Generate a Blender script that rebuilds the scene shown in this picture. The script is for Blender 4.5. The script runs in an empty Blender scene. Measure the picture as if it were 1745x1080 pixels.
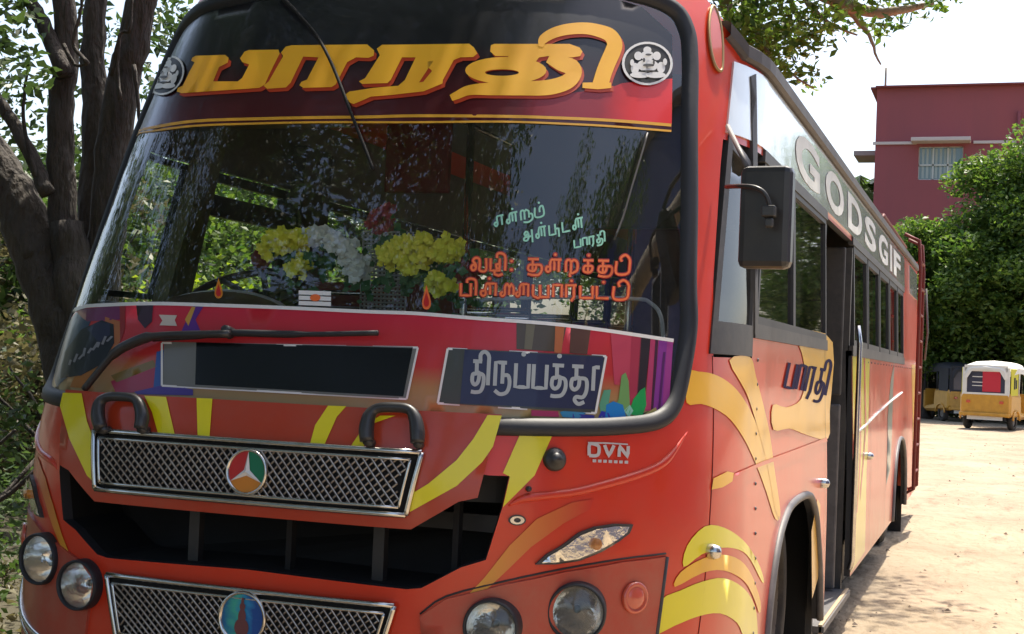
import bpy, bmesh, math, random
import numpy as np
from math import sin, cos, pi, radians
from mathutils import Vector, Matrix
from mathutils.geometry import delaunay_2d_cdt
from mathutils.kdtree import KDTree

scene = bpy.context.scene
COL = scene.collection
random.seed(7); RNG = np.random.default_rng(11)

# ------------------------------------------------------------------ camera
FPX = 2350.0                     # focal length in photo pixels (photo is 1745 x 1080)
VPX, VPY, HSL = 1700.0, 648.0, 0.043
_d = np.array([(VPX-872.5)/FPX, -(VPY-540)/FPX, 1.0]); _d /= np.linalg.norm(_d)
_e = np.array([(VPX-1000-872.5)/FPX, -(VPY-HSL*1000-540)/FPX, 1.0])
_u = np.cross(_d, _e); _u /= np.linalg.norm(_u); _u *= np.sign(_u[1])
_r = np.cross(_d, _u); _r *= np.sign(_r[0])
CR = np.stack([_r, _d, _u], 1)
CC = np.array([2.04, -3.557, 1.32])
cam_data = bpy.data.cameras.new('camera'); cam = bpy.data.objects.new('camera', cam_data); COL.objects.link(cam)
cam_data.sensor_width = 36; cam_data.lens = FPX/1745*36; cam_data.clip_start = .05; cam_data.clip_end = 2000
_M = Matrix(((CR[0][0], CR[1][0], -CR[2][0], CC[0]), (CR[0][1], CR[1][1], -CR[2][1], CC[1]),
             (CR[0][2], CR[1][2], -CR[2][2], CC[2]), (0, 0, 0, 1)))
cam.matrix_world = _M
scene.camera = cam

# ------------------------------------------------------------------ sky, sun, exposure
SUN_DIR = Vector((0.06, 0.42, 1.0)).normalized()     # towards the sun
world = bpy.data.worlds.new('World'); scene.world = world; world.use_nodes = True
nt = world.node_tree
sky = nt.nodes.new('ShaderNodeTexSky'); sky.sky_type = 'NISHITA'; sky.sun_disc = False
sky.sun_elevation = math.asin(SUN_DIR.z); sky.sun_rotation = math.atan2(SUN_DIR.x, SUN_DIR.y)
sky.dust_density = 4.0; sky.air_density = 1.0; sky.ozone_density = 1.0
nt.links.new(sky.outputs[0], nt.nodes['Background'].inputs[0])
nt.nodes['Background'].inputs[1].default_value = 0.15
sl = bpy.data.lights.new('sun', 'SUN'); sl.energy = 4.0; sl.angle = radians(.6); sl.color = (1, .93, .80)
so = bpy.data.objects.new('sun', sl); COL.objects.link(so); so.rotation_euler = SUN_DIR.to_track_quat('Z', 'Y').to_euler()
vs = scene.view_settings; vs.view_transform = 'Standard'; vs.look = 'None'; vs.gamma = 1; vs.use_curve_mapping = False
vs.exposure = 1.05
GZ = -0.12                        # ground level

# ------------------------------------------------------------------ helpers: naming
def tag(o, label=None, cat=None, group=None, kind=None):
    if label: o['label'] = label
    if cat: o['category'] = cat
    if group: o['group'] = group
    if kind: o['kind'] = kind
    return o
def empty(name, loc=(0, 0, 0), rz=0):
    o = bpy.data.objects.new(name, None); COL.objects.link(o); o.location = loc; o.rotation_euler = (0, 0, rz); o.empty_display_size = .2
    return o
def link_mesh(name, me, parent=None):
    o = bpy.data.objects.new(name, me); COL.objects.link(o)
    if parent is not None: o.parent = parent
    return o
def copy_tree(o, parent=None):
    c = o.copy(); COL.objects.link(c); c.parent = parent
    for ch in list(o.children): copy_tree(ch, c)
    return c
def pyd(name, verts, faces, mat, parent=None, smooth=False, mats=None, fm=None):
    me = bpy.data.meshes.new(name); me.from_pydata([tuple(map(float, v)) for v in verts], [], [tuple(int(i) for i in f) for f in faces])
    for m in (mats or [mat]): me.materials.append(m)
    if smooth: me.polygons.foreach_set('use_smooth', [True]*len(me.polygons))
    if fm is not None: me.polygons.foreach_set('material_index', fm)
    me.update()
    return link_mesh(name, me, parent)
class MB:
    def __init__(s): s.v = []; s.f = []; s.sm = []
    def add(s, v, f, smooth=False):
        n = len(s.v); s.v += [tuple(map(float, p)) for p in v]; s.f += [tuple(i+n for i in q) for q in f]; s.sm += [smooth]*len(f); return s
    def box(s, c, d, M=None, bev=0):
        bm = bmesh.new(); bmesh.ops.create_cube(bm, size=1, matrix=Matrix.Translation(c) @ Matrix.Diagonal((*d, 1)))
        if bev: bmesh.ops.bevel(bm, geom=bm.edges[:], offset=bev, segments=2, affect='EDGES', profile=.5)
        if M is not None: bmesh.ops.transform(bm, matrix=M, verts=bm.verts)
        bm.verts.ensure_lookup_table()
        s.add([v.co[:] for v in bm.verts], [[v.index for v in f.verts] for f in bm.faces], False); bm.free(); return s
    def tube(s, pts, r, n=8, caps=True):
        pts = [Vector(p) for p in pts]; rs = r if hasattr(r, '__len__') else [r]*len(pts)
        vs_ = []; fs = []; up = None
        for i, p in enumerate(pts):
            a = pts[max(i-1, 0)]; b = pts[min(i+1, len(pts)-1)]; t = (b-a).normalized()
            if up is None:
                up = Vector((0, 0, 1)) if abs(t.z) < .9 else Vector((1, 0, 0))
            x = t.cross(up).normalized(); up = x.cross(t).normalized()
            for k in range(n):
                an = 2*pi*k/n; vs_.append(p + x*rs[i]*cos(an) + up*rs[i]*sin(an))
        for i in range(len(pts)-1):
            for k in range(n): fs.append((i*n+k, i*n+(k+1) % n, (i+1)*n+(k+1) % n, (i+1)*n+k))
        if caps: fs.append(tuple(range(n-1, -1, -1))); fs.append(tuple((len(pts)-1)*n+k for k in range(n)))
        return s.add(vs_, fs, True)
    def lathe(s, prof, M, n=28):      # prof: (radius, height) along local z
        vs_ = []; fs = []
        for r, h in prof:
            for k in range(n): vs_.append(M @ Vector((r*cos(2*pi*k/n), r*sin(2*pi*k/n), h)))
        for i in range(len(prof)-1):
            for k in range(n): fs.append((i*n+k, i*n+(k+1) % n, (i+1)*n+(k+1) % n, (i+1)*n+k))
        return s.add(vs_, fs, True)
    def quad(s, a, b, c, d): return s.add([a, b, c, d], [(0, 1, 2, 3)])
    def build(s, name, mat, parent=None):
        o = pyd(name, s.v, s.f, mat, parent); o.data.polygons.foreach_set('use_smooth', s.sm); return o

# ------------------------------------------------------------------ helpers: materials
def mat(name, col, rough=.5, metal=0, coat=0, spec=.5, noise=None, bump=None, trans=0, sheen=0):
    m = bpy.data.materials.new(name); m.use_nodes = True; t = m.node_tree; b = t.nodes['Principled BSDF']
    b.inputs['Base Color'].default_value = (*col, 1); b.inputs['Roughness'].default_value = rough; b.inputs['Metallic'].default_value = metal
    b.inputs['Coat Weight'].default_value = coat; b.inputs['Coat Roughness'].default_value = .06; b.inputs['Specular IOR Level'].default_value = spec
    tc = t.nodes.new('ShaderNodeTexCoord')
    if noise:                         # (scale, second colour, amount[, stretch])
        n = t.nodes.new('ShaderNodeTexNoise'); n.inputs['Scale'].default_value = noise[0]; n.inputs['Detail'].default_value = 6; n.inputs['Roughness'].default_value = .65
        mp = t.nodes.new('ShaderNodeMapping'); mp.inputs['Scale'].default_value = noise[3] if len(noise) > 3 else (1, 1, 1)
        t.links.new(tc.outputs['Object'], mp.inputs[0]); t.links.new(mp.outputs[0], n.inputs['Vector'])
        rp = t.nodes.new('ShaderNodeValToRGB'); rp.color_ramp.elements[0].position = .5-noise[2]/2; rp.color_ramp.elements[1].position = .5+noise[2]/2
        rp.color_ramp.elements[0].color = (*col, 1); rp.color_ramp.elements[1].color = (*noise[1], 1)
        t.links.new(n.outputs[0], rp.inputs[0]); t.links.new(rp.outputs[0], b.inputs['Base Color'])
    if bump:                          # (scale, strength, distance)
        n2 = t.nodes.new('ShaderNodeTexNoise'); n2.inputs['Scale'].default_value = bump[0]; n2.inputs['Detail'].default_value = 5
        if len(bump) > 3:
            mp2 = t.nodes.new('ShaderNodeMapping'); mp2.inputs['Scale'].default_value = bump[3]
            t.links.new(tc.outputs['Object'], mp2.inputs[0]); t.links.new(mp2.outputs[0], n2.inputs['Vector'])
        else: t.links.new(tc.outputs['Object'], n2.inputs['Vector'])
        bp = t.nodes.new('ShaderNodeBump'); bp.inputs['Strength'].default_value = bump[1]; bp.inputs['Distance'].default_value = bump[2]
        t.links.new(n2.outputs[0], bp.inputs['Height']); t.links.new(bp.outputs[0], b.inputs['Normal'])
        if coat: t.links.new(bp.outputs[0], b.inputs['Coat Normal'])
    return m
def paint(name, col, dirt=(.32, .2, .13), coat=.55, rough=.35, amt=.35):
    """car paint: dusty film in noise patches, slightly wavy clear coat"""
    m = mat(name, col, rough, 0, coat, bump=(1.6, .25, .02), spec=.35); t = m.node_tree; b = t.nodes['Principled BSDF']
    tc = t.nodes.new('ShaderNodeTexCoord')
    n = t.nodes.new('ShaderNodeTexNoise'); n.inputs['Scale'].default_value = 5; n.inputs['Detail'].default_value = 9; n.inputs['Roughness'].default_value = .72
    t.links.new(tc.outputs['Object'], n.inputs['Vector'])
    r = t.nodes.new('ShaderNodeMapRange'); r.inputs[1].default_value = .45; r.inputs[2].default_value = .8; r.inputs[3].default_value = 0; r.inputs[4].default_value = amt
    t.links.new(n.outputs[0], r.inputs[0])
    mx = t.nodes.new('ShaderNodeMix'); mx.data_type = 'RGBA'; mx.inputs[6].default_value = (*col, 1); mx.inputs[7].default_value = (*dirt, 1)
    sz_ = t.nodes.new('ShaderNodeSeparateXYZ'); t.links.new(tc.outputs['Object'], sz_.inputs[0])
    rz_ = t.nodes.new('ShaderNodeMapRange'); rz_.inputs[1].default_value = .55; rz_.inputs[2].default_value = .12; rz_.inputs[3].default_value = 0; rz_.inputs[4].default_value = 1.0; t.links.new(sz_.outputs[2], rz_.inputs[0])
    mz_ = t.nodes.new('ShaderNodeMath'); mz_.operation = 'MULTIPLY'; t.links.new(rz_.outputs[0], mz_.inputs[0]); t.links.new(n.outputs[0], mz_.inputs[1])
    az_ = t.nodes.new('ShaderNodeMath'); az_.operation = 'ADD'; az_.use_clamp = True; t.links.new(r.outputs[0], az_.inputs[0]); t.links.new(mz_.outputs[0], az_.inputs[1])
    t.links.new(az_.outputs[0], mx.inputs[0]); t.links.new(mx.outputs[2], b.inputs['Base Color'])
    r2 = t.nodes.new('ShaderNodeMapRange'); r2.inputs[1].default_value = .3; r2.inputs[2].default_value = .8; r2.inputs[3].default_value = .05; r2.inputs[4].default_value = .22
    t.links.new(n.outputs[0], r2.inputs[0]); t.links.new(r2.outputs[0], b.inputs['Coat Roughness'])
    return m
def glass(name, tint=(.75, .8, .78), f0=.07, rough=0.0, dust=.03):
    m = bpy.data.materials.new(name); m.use_nodes = True; t = m.node_tree; t.nodes.clear()
    out = t.nodes.new('ShaderNodeOutputMaterial'); tr = t.nodes.new('ShaderNodeBsdfTransparent'); tr.inputs[0].default_value = (*tint, 1)
    gl = t.nodes.new('ShaderNodeBsdfGlossy'); gl.inputs['Roughness'].default_value = rough
    df = t.nodes.new('ShaderNodeBsdfDiffuse'); df.inputs[0].default_value = (.45, .42, .36, 1)
    lw = t.nodes.new('ShaderNodeLayerWeight'); lw.inputs[0].default_value = .5
    pw = t.nodes.new('ShaderNodeMath'); pw.operation = 'POWER'; pw.inputs[1].default_value = 4.5
    ml = t.nodes.new('ShaderNodeMath'); ml.operation = 'MULTIPLY_ADD'; ml.inputs[1].default_value = 1-f0; ml.inputs[2].default_value = f0
    m1 = t.nodes.new('ShaderNodeMixShader'); m2 = t.nodes.new('ShaderNodeMixShader')
    n = t.nodes.new('ShaderNodeTexNoise'); n.inputs['Scale'].default_value = 3; n.inputs['Detail'].default_value = 8
    tc = t.nodes.new('ShaderNodeTexCoord'); t.links.new(tc.outputs['Object'], n.inputs['Vector'])
    mr = t.nodes.new('ShaderNodeMapRange'); mr.inputs[1].default_value = .35; mr.inputs[2].default_value = .8; mr.inputs[3].default_value = 0; mr.inputs[4].default_value = dust*2
    t.links.new(n.outputs[0], mr.inputs[0]); t.links.new(mr.outputs[0], m1.inputs[0])
    t.links.new(tr.outputs[0], m1.inputs[1]); t.links.new(df.outputs[0], m1.inputs[2])
    t.links.new(lw.outputs['Facing'], pw.inputs[0]); t.links.new(pw.outputs[0], ml.inputs[0]); t.links.new(ml.outputs[0], m2.inputs[0])
    t.links.new(m1.outputs[0], m2.inputs[1]); t.links.new(gl.outputs[0], m2.inputs[2]); t.links.new(m2.outputs[0], out.inputs[0])
    return m
def leafmat(name, c1, c2, trans=.35):
    m = bpy.data.materials.new(name); m.use_nodes = True; t = m.node_tree; b = t.nodes['Principled BSDF']
    g = t.nodes.new('ShaderNodeNewGeometry'); rp = t.nodes.new('ShaderNodeValToRGB')
    rp.color_ramp.elements[0].color = (*c1, 1); rp.color_ramp.elements[1].color = (*c2, 1)
    t.links.new(g.outputs['Random Per Island'], rp.inputs[0]); t.links.new(rp.outputs[0], b.inputs['Base Color'])
    b.inputs['Roughness'].default_value = .45; b.inputs['Specular IOR Level'].default_value = .35
    tl = t.nodes.new('ShaderNodeBsdfTranslucent'); mx = t.nodes.new('ShaderNodeMixShader'); mx.inputs[0].default_value = trans
    hs = t.nodes.new('ShaderNodeHueSaturation'); hs.inputs['Value'].default_value = 1.6; hs.inputs['Saturation'].default_value = 1.1
    t.links.new(rp.outputs[0], hs.inputs['Color']); t.links.new(hs.outputs[0], tl.inputs[0])
    out = t.nodes['Material Output']
    t.links.new(b.outputs[0], mx.inputs[1]); t.links.new(tl.outputs[0], mx.inputs[2]); t.links.new(mx.outputs[0], out.inputs[0])
    return m
M = {}
M['red'] = paint('bus_red_paint', (.66, .040, .010), amt=.10)
M['flapred'] = paint('flap_orange_red_paint', (.44, .045, .014), amt=.16)
M['yellow'] = paint('yellow_vinyl', (.80, .70, .008), amt=.06, coat=.7)
M['amber'] = paint('amber_vinyl', (.86, .46, .018), amt=.1)
M['orange'] = paint('orange_vinyl', (.60, .12, .03), amt=.2)
M['pod'] = paint('headlight_pod_paint', (.46, .055, .03), amt=.4, rough=.5)
M['navy'] = mat('navy_lettering', (.015, .010, .05), .9, spec=.1)
M['rubber'] = mat('black_rubber', (.022, .023, .027), .55, bump=(60, .2, .002))
M['blackplastic'] = mat('black_plastic', (.018, .018, .02), .42, coat=.2, noise=(9, (.04, .038, .036), .5), bump=(40, .15, .002))
M['black'] = mat('black_board', (.008, .008, .009), .5)
M['cavity'] = mat('black_cavity', (.006, .006, .006), .8)
M['greypaint'] = mat('dark_grey_metal', (.035, .035, .038), .55, noise=(14, (.075, .07, .065), .5))
M['guttergrey'] = mat('gutter_grey', (.16, .15, .15), .55, noise=(12, (.09, .085, .085), .5))
M['chrome'] = mat('chrome', (.75, .73, .70), .18, 1, noise=(20, (.5, .47, .42), .6))
M['mesh'] = mat('grille_mesh_steel', (.62, .56, .50), .3, 1, noise=(25, (.3, .22, .17), .6))
M['glass'] = glass('windscreen_glass', (.92, .95, .93), .105, .015, .03)
M['sideglass'] = glass('side_window_glass', (.42, .48, .44), .12, .02, .06)
M['darkglass'] = glass('dark_cab_glass', (.30, .33, .31), .12, .02, .1)
M['band'] = mat('glossy_upper_band_glass', (.72, .74, .70), .22, .35, 1, spec=.8, bump=(2, .12, .02))
M['bandwhite'] = mat('white_band_lettering', (.80, .82, .78), .6, noise=(5, (.55, .57, .53), .5))
M['white'] = mat('white_vinyl', (.75, .74, .72), .4)
M['txtyellow'] = mat('title_yellow_orange', (.98, .54, .025), .45, noise=(2.5, (.92, .42, .02), .5))
M['txtshadow'] = mat('title_red_shadow', (.52, .05, .01), .45)
M['stripeyellow'] = mat('stripe_gold', (.75, .38, .03), .45)
M['txtorange'] = mat('orange_glass_lettering', (.80, .16, .035), .5)
M['txtred'] = mat('dark_red_outline', (.35, .02, .02), .5)
M['mint'] = mat('mint_green_lettering', (.28, .62, .47), .5)
M['boardtxt'] = mat('route_board_grey_lettering', (.42, .45, .45), .5)
M['board'] = mat('navy_route_board', (.015, .018, .055), .5, noise=(4, (.02, .03, .03), .5))
M['dash'] = mat('dashboard_grey', (.62, .64, .58), .6)
M['dashdark'] = mat('dashboard_dark', (.03, .03, .03), .6)
M['interior'] = mat('interior_panel', (.10, .10, .085), .6, noise=(3, (.06, .055, .05), .5))
M['interiorred'] = mat('interior_red_vinyl', (.16, .015, .018), .6)
M['seat'] = mat('seat_vinyl', (.06, .09, .10), .5, noise=(6, (.1, .03, .03), .4))
M['floor'] = mat('bus_floor_lino', (.07, .06, .05), .6)
M['curtain'] = mat('cream_curtain', (.52, .45, .33), .9)
M['greencloth'] = mat('green_curtain', (.06, .12, .08), .9, noise=(7, (.12, .17, .1), .4))
M['bulb'] = mat('lamp_reflector_chrome', (.95, .92, .86), .13, .85, bump=(9, .5, .02))
M['lens'] = glass('lamp_lens', (.95, .95, .93), .08, .02, .04)
M['reflector'] = mat('red_round_reflector', (.62, .10, .05), .25, coat=1)
M['tyre'] = mat('tyre_rubber', (.018, .017, .016), .85, noise=(8, (.06, .05, .04), .4), bump=(30, .4, .01))
M['rim'] = mat('painted_wheel_rim', (.20, .17, .13), .6, noise=(8, (.1, .07, .05), .5))
M['ladder'] = mat('ladder_red', (.20, .025, .022), .6, noise=(8, (.12, .03, .02), .5))
M['green_e'] = mat('emblem_green', (.005, .17, .08), .35); M['red_e'] = mat('emblem_red', (.50, .02, .02), .35); M['orange_e'] = mat('emblem_orange', (.62, .22, .02), .35)
def grad_mat(name, stops, axis='Z', rough=.4, noise=0):
    """vinyl whose colour runs across its own face (generated coordinates)"""
    m = mat(name, stops[0][1], rough, coat=.3); t = m.node_tree; b = t.nodes['Principled BSDF']
    tc = t.nodes.new('ShaderNodeTexCoord'); sp = t.nodes.new('ShaderNodeSeparateXYZ'); rp = t.nodes.new('ShaderNodeValToRGB')
    while len(rp.color_ramp.elements) < len(stops): rp.color_ramp.elements.new(.5)
    for e, (p, c) in zip(rp.color_ramp.elements, stops): e.position = p
    for e, (p, c) in zip(rp.color_ramp.elements, stops): e.color = (*c, 1)
    src = tc.outputs['Generated']
    if noise:
        n = t.nodes.new('ShaderNodeTexNoise'); n.inputs['Scale'].default_value = 4; n.inputs['Detail'].default_value = 4
        t.links.new(src, n.inputs['Vector']); ad = t.nodes.new('ShaderNodeVectorMath'); ad.operation = 'MULTIPLY_ADD'
        ad.inputs[1].default_value = (noise,)*3; t.links.new(n.outputs['Color'], ad.inputs[0]); t.links.new(src, ad.inputs[2]); src = ad.outputs[0]
    t.links.new(src, sp.inputs[0]); t.links.new(sp.outputs[axis], rp.inputs[0]); t.links.new(rp.outputs[0], b.inputs['Base Color'])
    return m

# ------------------------------------------------------------------ the bus surface: (s, Z) -> 3D
def catmull(P, n=10, closed=False):
    P = np.array(P, float); out = []
    Q = np.vstack([P[-1], P, P[0], P[1]]) if closed else np.vstack([2*P[0]-P[1], P, 2*P[-1]-P[-2]])
    for i in range(1, len(Q)-2):
        p0, p1, p2, p3 = Q[i-1:i+3]
        for t in np.linspace(0, 1, n, endpoint=False):
            out.append(.5*((2*p1)+(-p0+p2)*t+(2*p0-5*p1+4*p2-p3)*t*t+(-p0+3*p1-3*p2+p3)*t**3))
    if not closed: out.append(P[-1])
    return np.array(out)
HALF = catmull([(0, 0), (.3, .004), (.52, .025), (.75, .105), (.914, .225), (1.04, .365), (1.14, .53), (1.21, .72), (1.245, .94), (1.25, 1.13), (1.25, 1.5), (1.25, 4), (1.25, 13)], 24)
HL = np.concatenate([[0], np.cumsum(np.hypot(*np.diff(HALF, axis=0).T))])
_rk = catmull([(-.2, .03), (0, .03), (.4, 0), (.65, 0), (.95, 0), (1.15, .04), (1.45, .14), (2.0, .38), (2.3, .53), (2.5, .64), (2.8, .84), (3, 1)], 12)
_hw = catmull([(-.2, 1.22), (0, 1.27), (.45, 1.275), (.8, 1.27), (1.25, 1.25), (1.9, 1.226), (2.5, 1.20), (2.8, 1.16), (3, 1.12)], 12)
def S0(s, Z):
    s = np.asarray(s, float); Z = np.asarray(Z, float); a = np.abs(s)
    x = np.interp(a, HL, HALF[:, 0]); y = np.interp(a, HL, HALF[:, 1])
    w = np.clip((2.4-y)/2.0, 0, 1); w = w*w*(3-2*w)
    return np.stack([np.sign(s)*x*np.interp(Z, _hw[:, 0], _hw[:, 1])/1.25, y+np.interp(Z, _rk[:, 0], _rk[:, 1])*w, Z+0*x], -1)
def SN(s, Z):
    h = 1.5e-2; s = np.asarray(s, float); s = np.where(np.abs(s) < 1e-9, 1e-9, s)
    n = np.cross(S0(s+h, Z)-S0(s-h, Z), S0(s, Z+h)-S0(s, Z-h)); return n/np.linalg.norm(n, axis=-1, keepdims=True)
def S(s, Z, off=0.0):
    return S0(s, Z)+SN(s, Z)*np.asarray(off)[..., None] if np.any(off) else S0(s, Z)
def project(P):
    q = (P-CC) @ CR.T
    return np.stack([872.5+FPX*q[..., 0]/q[..., 2], 540-FPX*q[..., 1]/q[..., 2]], -1)
_gs, _gz = np.meshgrid(np.concatenate([np.linspace(-1.13, 2.2, 170), np.linspace(2.25, 12.6, 140)]), np.linspace(-.1, 2.9, 90))
_gs = _gs.ravel(); _gz = _gz.ravel(); _gp = project(S0(_gs, _gz))
_kd = KDTree(len(_gp))
for _i, _p in enumerate(_gp.tolist()): _kd.insert((_p[0], _p[1], 0), _i)
_kd.balance()
def pix(pts, off=0.0):
    """photo pixels -> (s, Z) on the bus surface (offset by off)"""
    pts = np.atleast_2d(np.array(pts, float)); v = []
    for p in pts:
        i = _kd.find((p[0], p[1], 0))[1]; v.append((_gs[i], _gz[i]))
    v = np.array(v); h = 1e-3
    for k in range(10):
        f0 = project(S(v[:, 0], v[:, 1], off)); fs = project(S(v[:, 0]+h, v[:, 1], off)); fz = project(S(v[:, 0], v[:, 1]+h, off))
        a = (fs-f0)/h; b = (fz-f0)/h; r = pts-f0; det = a[:, 0]*b[:, 1]-b[:, 0]*a[:, 1]; det = np.where(np.abs(det) < 1e-3, 1e-3, det)
        ds = (r[:, 0]*b[:, 1]-b[:, 0]*r[:, 1])/det; dz = (a[:, 0]*r[:, 1]-r[:, 0]*a[:, 1])/det
        v = v+np.clip(np.stack([ds, dz], 1), -.15, .15)
    return v
def plane_at(px, py, axis, val):
    """photo pixel -> the point of its ray on the plane x / y / z = val"""
    w = CR.T @ np.array([(px-872.5)/FPX, -(py-540)/FPX, 1.0]); t = (val-CC[axis])/w[axis]; return CC+t*w
def at(px, py, Y): return Vector(plane_at(px, py, 1, Y))
def densp(L, step):
    out = []
    for i in range(len(L)):
        a = np.array(L[i], float); b = np.array(L[(i+1) % len(L)], float); n = max(1, int(math.ceil(np.linalg.norm(b-a)/step)))
        for k in range(n): out.append(a+(b-a)*k/n)
    return out
def dens(L, step):
    out = []
    for i in range(len(L)):
        a = np.array(L[i], float); b = np.array(L[(i+1) % len(L)], float)
        n = max(1, int(math.ceil(np.linalg.norm((b-a)*(1, 1))/step)))
        if abs(a[0]) > 2.6 and abs(b[0]) > 2.6: n = max(1, int(math.ceil(max(abs(b[0]-a[0])/.6, abs(b[1]-a[1])/.1))))
        for k in range(n): out.append(a+(b-a)*k/n)
    return out
def inside(pt, loops):
    c = np.zeros(len(pt), bool)
    for L in loops:
        L = np.array(L); x0, y0 = L[:, 0], L[:, 1]; x1, y1 = np.roll(x0, -1), np.roll(y0, -1)
        for i in range(len(L)):
            if y0[i] == y1[i]: continue
            m = ((y0[i] > pt[:, 1]) != (y1[i] > pt[:, 1])); xi = (x1[i]-x0[i])*(pt[:, 1]-y0[i])/(y1[i]-y0[i])+x0[i]
            c ^= m & (pt[:, 0] < xi)
    return c
def sheet(name, loops, m, parent=None, off=0.0, thick=0.0, step=.06, edge_mat=None, inner_mat=None, offfn=None):
    """a panel lying on the bus surface; loops are (s, Z) outlines, even-odd"""
    LL = [dens(L, step) for L in loops]
    co = []; ed = []
    for L in LL:
        n = len(co); co += [tuple(p) for p in L]; ed += [(n+i, n+(i+1) % len(L)) for i in range(len(L))]
    A = np.array(co); lo = A.min(0); hi = A.max(0)
    gx = [x for x in np.arange(math.floor(lo[0]/step)*step, hi[0], step) if abs(x) < 2.6] + [x for x in np.arange(-12.6, 12.6, .6) if abs(x) >= 2.6 and lo[0] < x < hi[0]]
    gz = np.arange(math.floor(lo[1]/.08)*.08+.013, hi[1], max(.08, step)) if hi[1]-lo[1] > .03 else []
    if len(gx) and len(gz):
        G = np.array([(x+.0007, z) for x in gx for z in gz]); k = inside(G, LL)
        G = G[k]
        # drop grid points hugging an outline
        if len(G):
            d = np.min(np.hypot(G[:, None, 0]-A[None, :, 0], G[:, None, 1]-A[None, :, 1]), axis=1) if len(A)*len(G) < 4e7 else np.ones(len(G))
            G = G[d > .012]; co += [tuple(p) for p in G]
    r = delaunay_2d_cdt([Vector(p) for p in co], ed, [], 0, 1e-6)
    V = np.array([v[:] for v in r[0]]); F = np.array([f[:] for f in r[2] if len(f) == 3])
    cen = V[F].mean(1); F = F[inside(cen, LL)]
    a = V[F[:, 1]]-V[F[:, 0]]; b = V[F[:, 2]]-V[F[:, 0]]; flip = (a[:, 0]*b[:, 1]-a[:, 1]*b[:, 0]) < 0
    F[flip] = F[flip][:, ::-1]
    o_ = off if offfn is None else offfn(V[:, 0], V[:, 1])
    P = S(V[:, 0], V[:, 1], o_ + 0*V[:, 0])
    if not thick:
        o = pyd(name, P, F, m, parent, True); return o
    Q = S(V[:, 0], V[:, 1], o_-thick + 0*V[:, 0]); n = len(P)
    from collections import Counter
    E = Counter()
    for f in F:
        for i in range(3): E[(f[i], f[(i+1) % 3])] += 1
    bd = [e for e in E if (e[1], e[0]) not in E]
    verts = list(P)+list(Q); faces = [tuple(f) for f in F]+[tuple(n+i for i in f[::-1]) for f in F]; k = len(F)
    for (i, j) in bd:
        b0 = len(verts); verts += [P[i], P[j], Q[j], Q[i]]; faces.append((b0+1, b0, b0+3, b0+2))
    mats = [m, edge_mat or m, inner_mat or m]
    o = pyd(name, verts, faces, m, parent, False, mats=mats, fm=[0]*k+[2]*k+[1]*len(bd))
    o.data.polygons.foreach_set('use_smooth', [True]*(2*k)+[False]*len(bd)); return o
def pxsheet(name, pl, m, parent=None, off=.003, thick=0.0, step=.05, tr=0.0):
    return sheet(name, [pix(densp(pl, 25), tr if tr else off)], m, parent, off, thick, step)
def ribbon_mesh(strokes, off, tr=None):
    """strokes: (list of px points, width or list of widths) -> verts, faces on the surface"""
    V = []; F = []
    for k, (pts, w) in enumerate(strokes):
        P = np.array(pts, float); n = len(P); ws = np.array(w if hasattr(w, '__len__') else [w]*n, float)
        if len(ws) != n: ws = np.interp(np.linspace(0, 1, n), np.linspace(0, 1, len(ws)), ws)
        T = np.gradient(P, axis=0) if n > 2 else np.repeat(P[1:2]-P[0:1], 2, 0); T /= np.maximum(np.linalg.norm(T, axis=1, keepdims=True), 1e-6)
        N = np.stack([-T[:, 1], T[:, 0]], 1)
        L = P+N*ws[:, None]/2; R = P-N*ws[:, None]/2
        q = pix(np.vstack([L, R]), tr if tr is not None else off); A = S(q[:, 0], q[:, 1], off+.0002*(k % 7)+0*q[:, 0])
        b = len(V); V += list(A); F += [(b+i, b+i+1, b+n+i+1, b+n+i) for i in range(n-1)]
    return V, F
def ribbons(name, strokes, m, parent, off=.003, tr=None):
    if len(strokes[0]) == 3:            # a word: one mesh per letter
        for g_ in sorted({q[2] for q in strokes}):
            o = ribbons(name, [q[:2] for q in strokes if q[2] == g_], m, parent, off, tr)
        return o
    V, F = ribbon_mesh(strokes, off, tr); return pyd(name, V, F, m, parent)
def surf_frame(s, Z, off=0):
    p = Vector(S(np.array([s]), np.array([Z]), off+np.zeros(1))[0]); n = Vector(SN(np.array([s]), np.array([Z]))[0])
    t = n.cross(Vector((0, 0, 1))).normalized()*-1; up = n.cross(t).normalized()
    if up.z < 0: up = -up
    t = up.cross(n).normalized()
    m = Matrix((( t.x, up.x, n.x, p.x), (t.y, up.y, n.y, p.y), (t.z, up.z, n.z, p.z), (0, 0, 0, 1)))
    return m                                            # local x right, y up, z out
def stube(pts, r, off=0.0, n=8):
    """tube lying along (s, Z) points"""
    q = np.array(pts, float); P = S(q[:, 0], q[:, 1], (off+0*q[:, 0])); return MB().tube(P, r, n)

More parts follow.
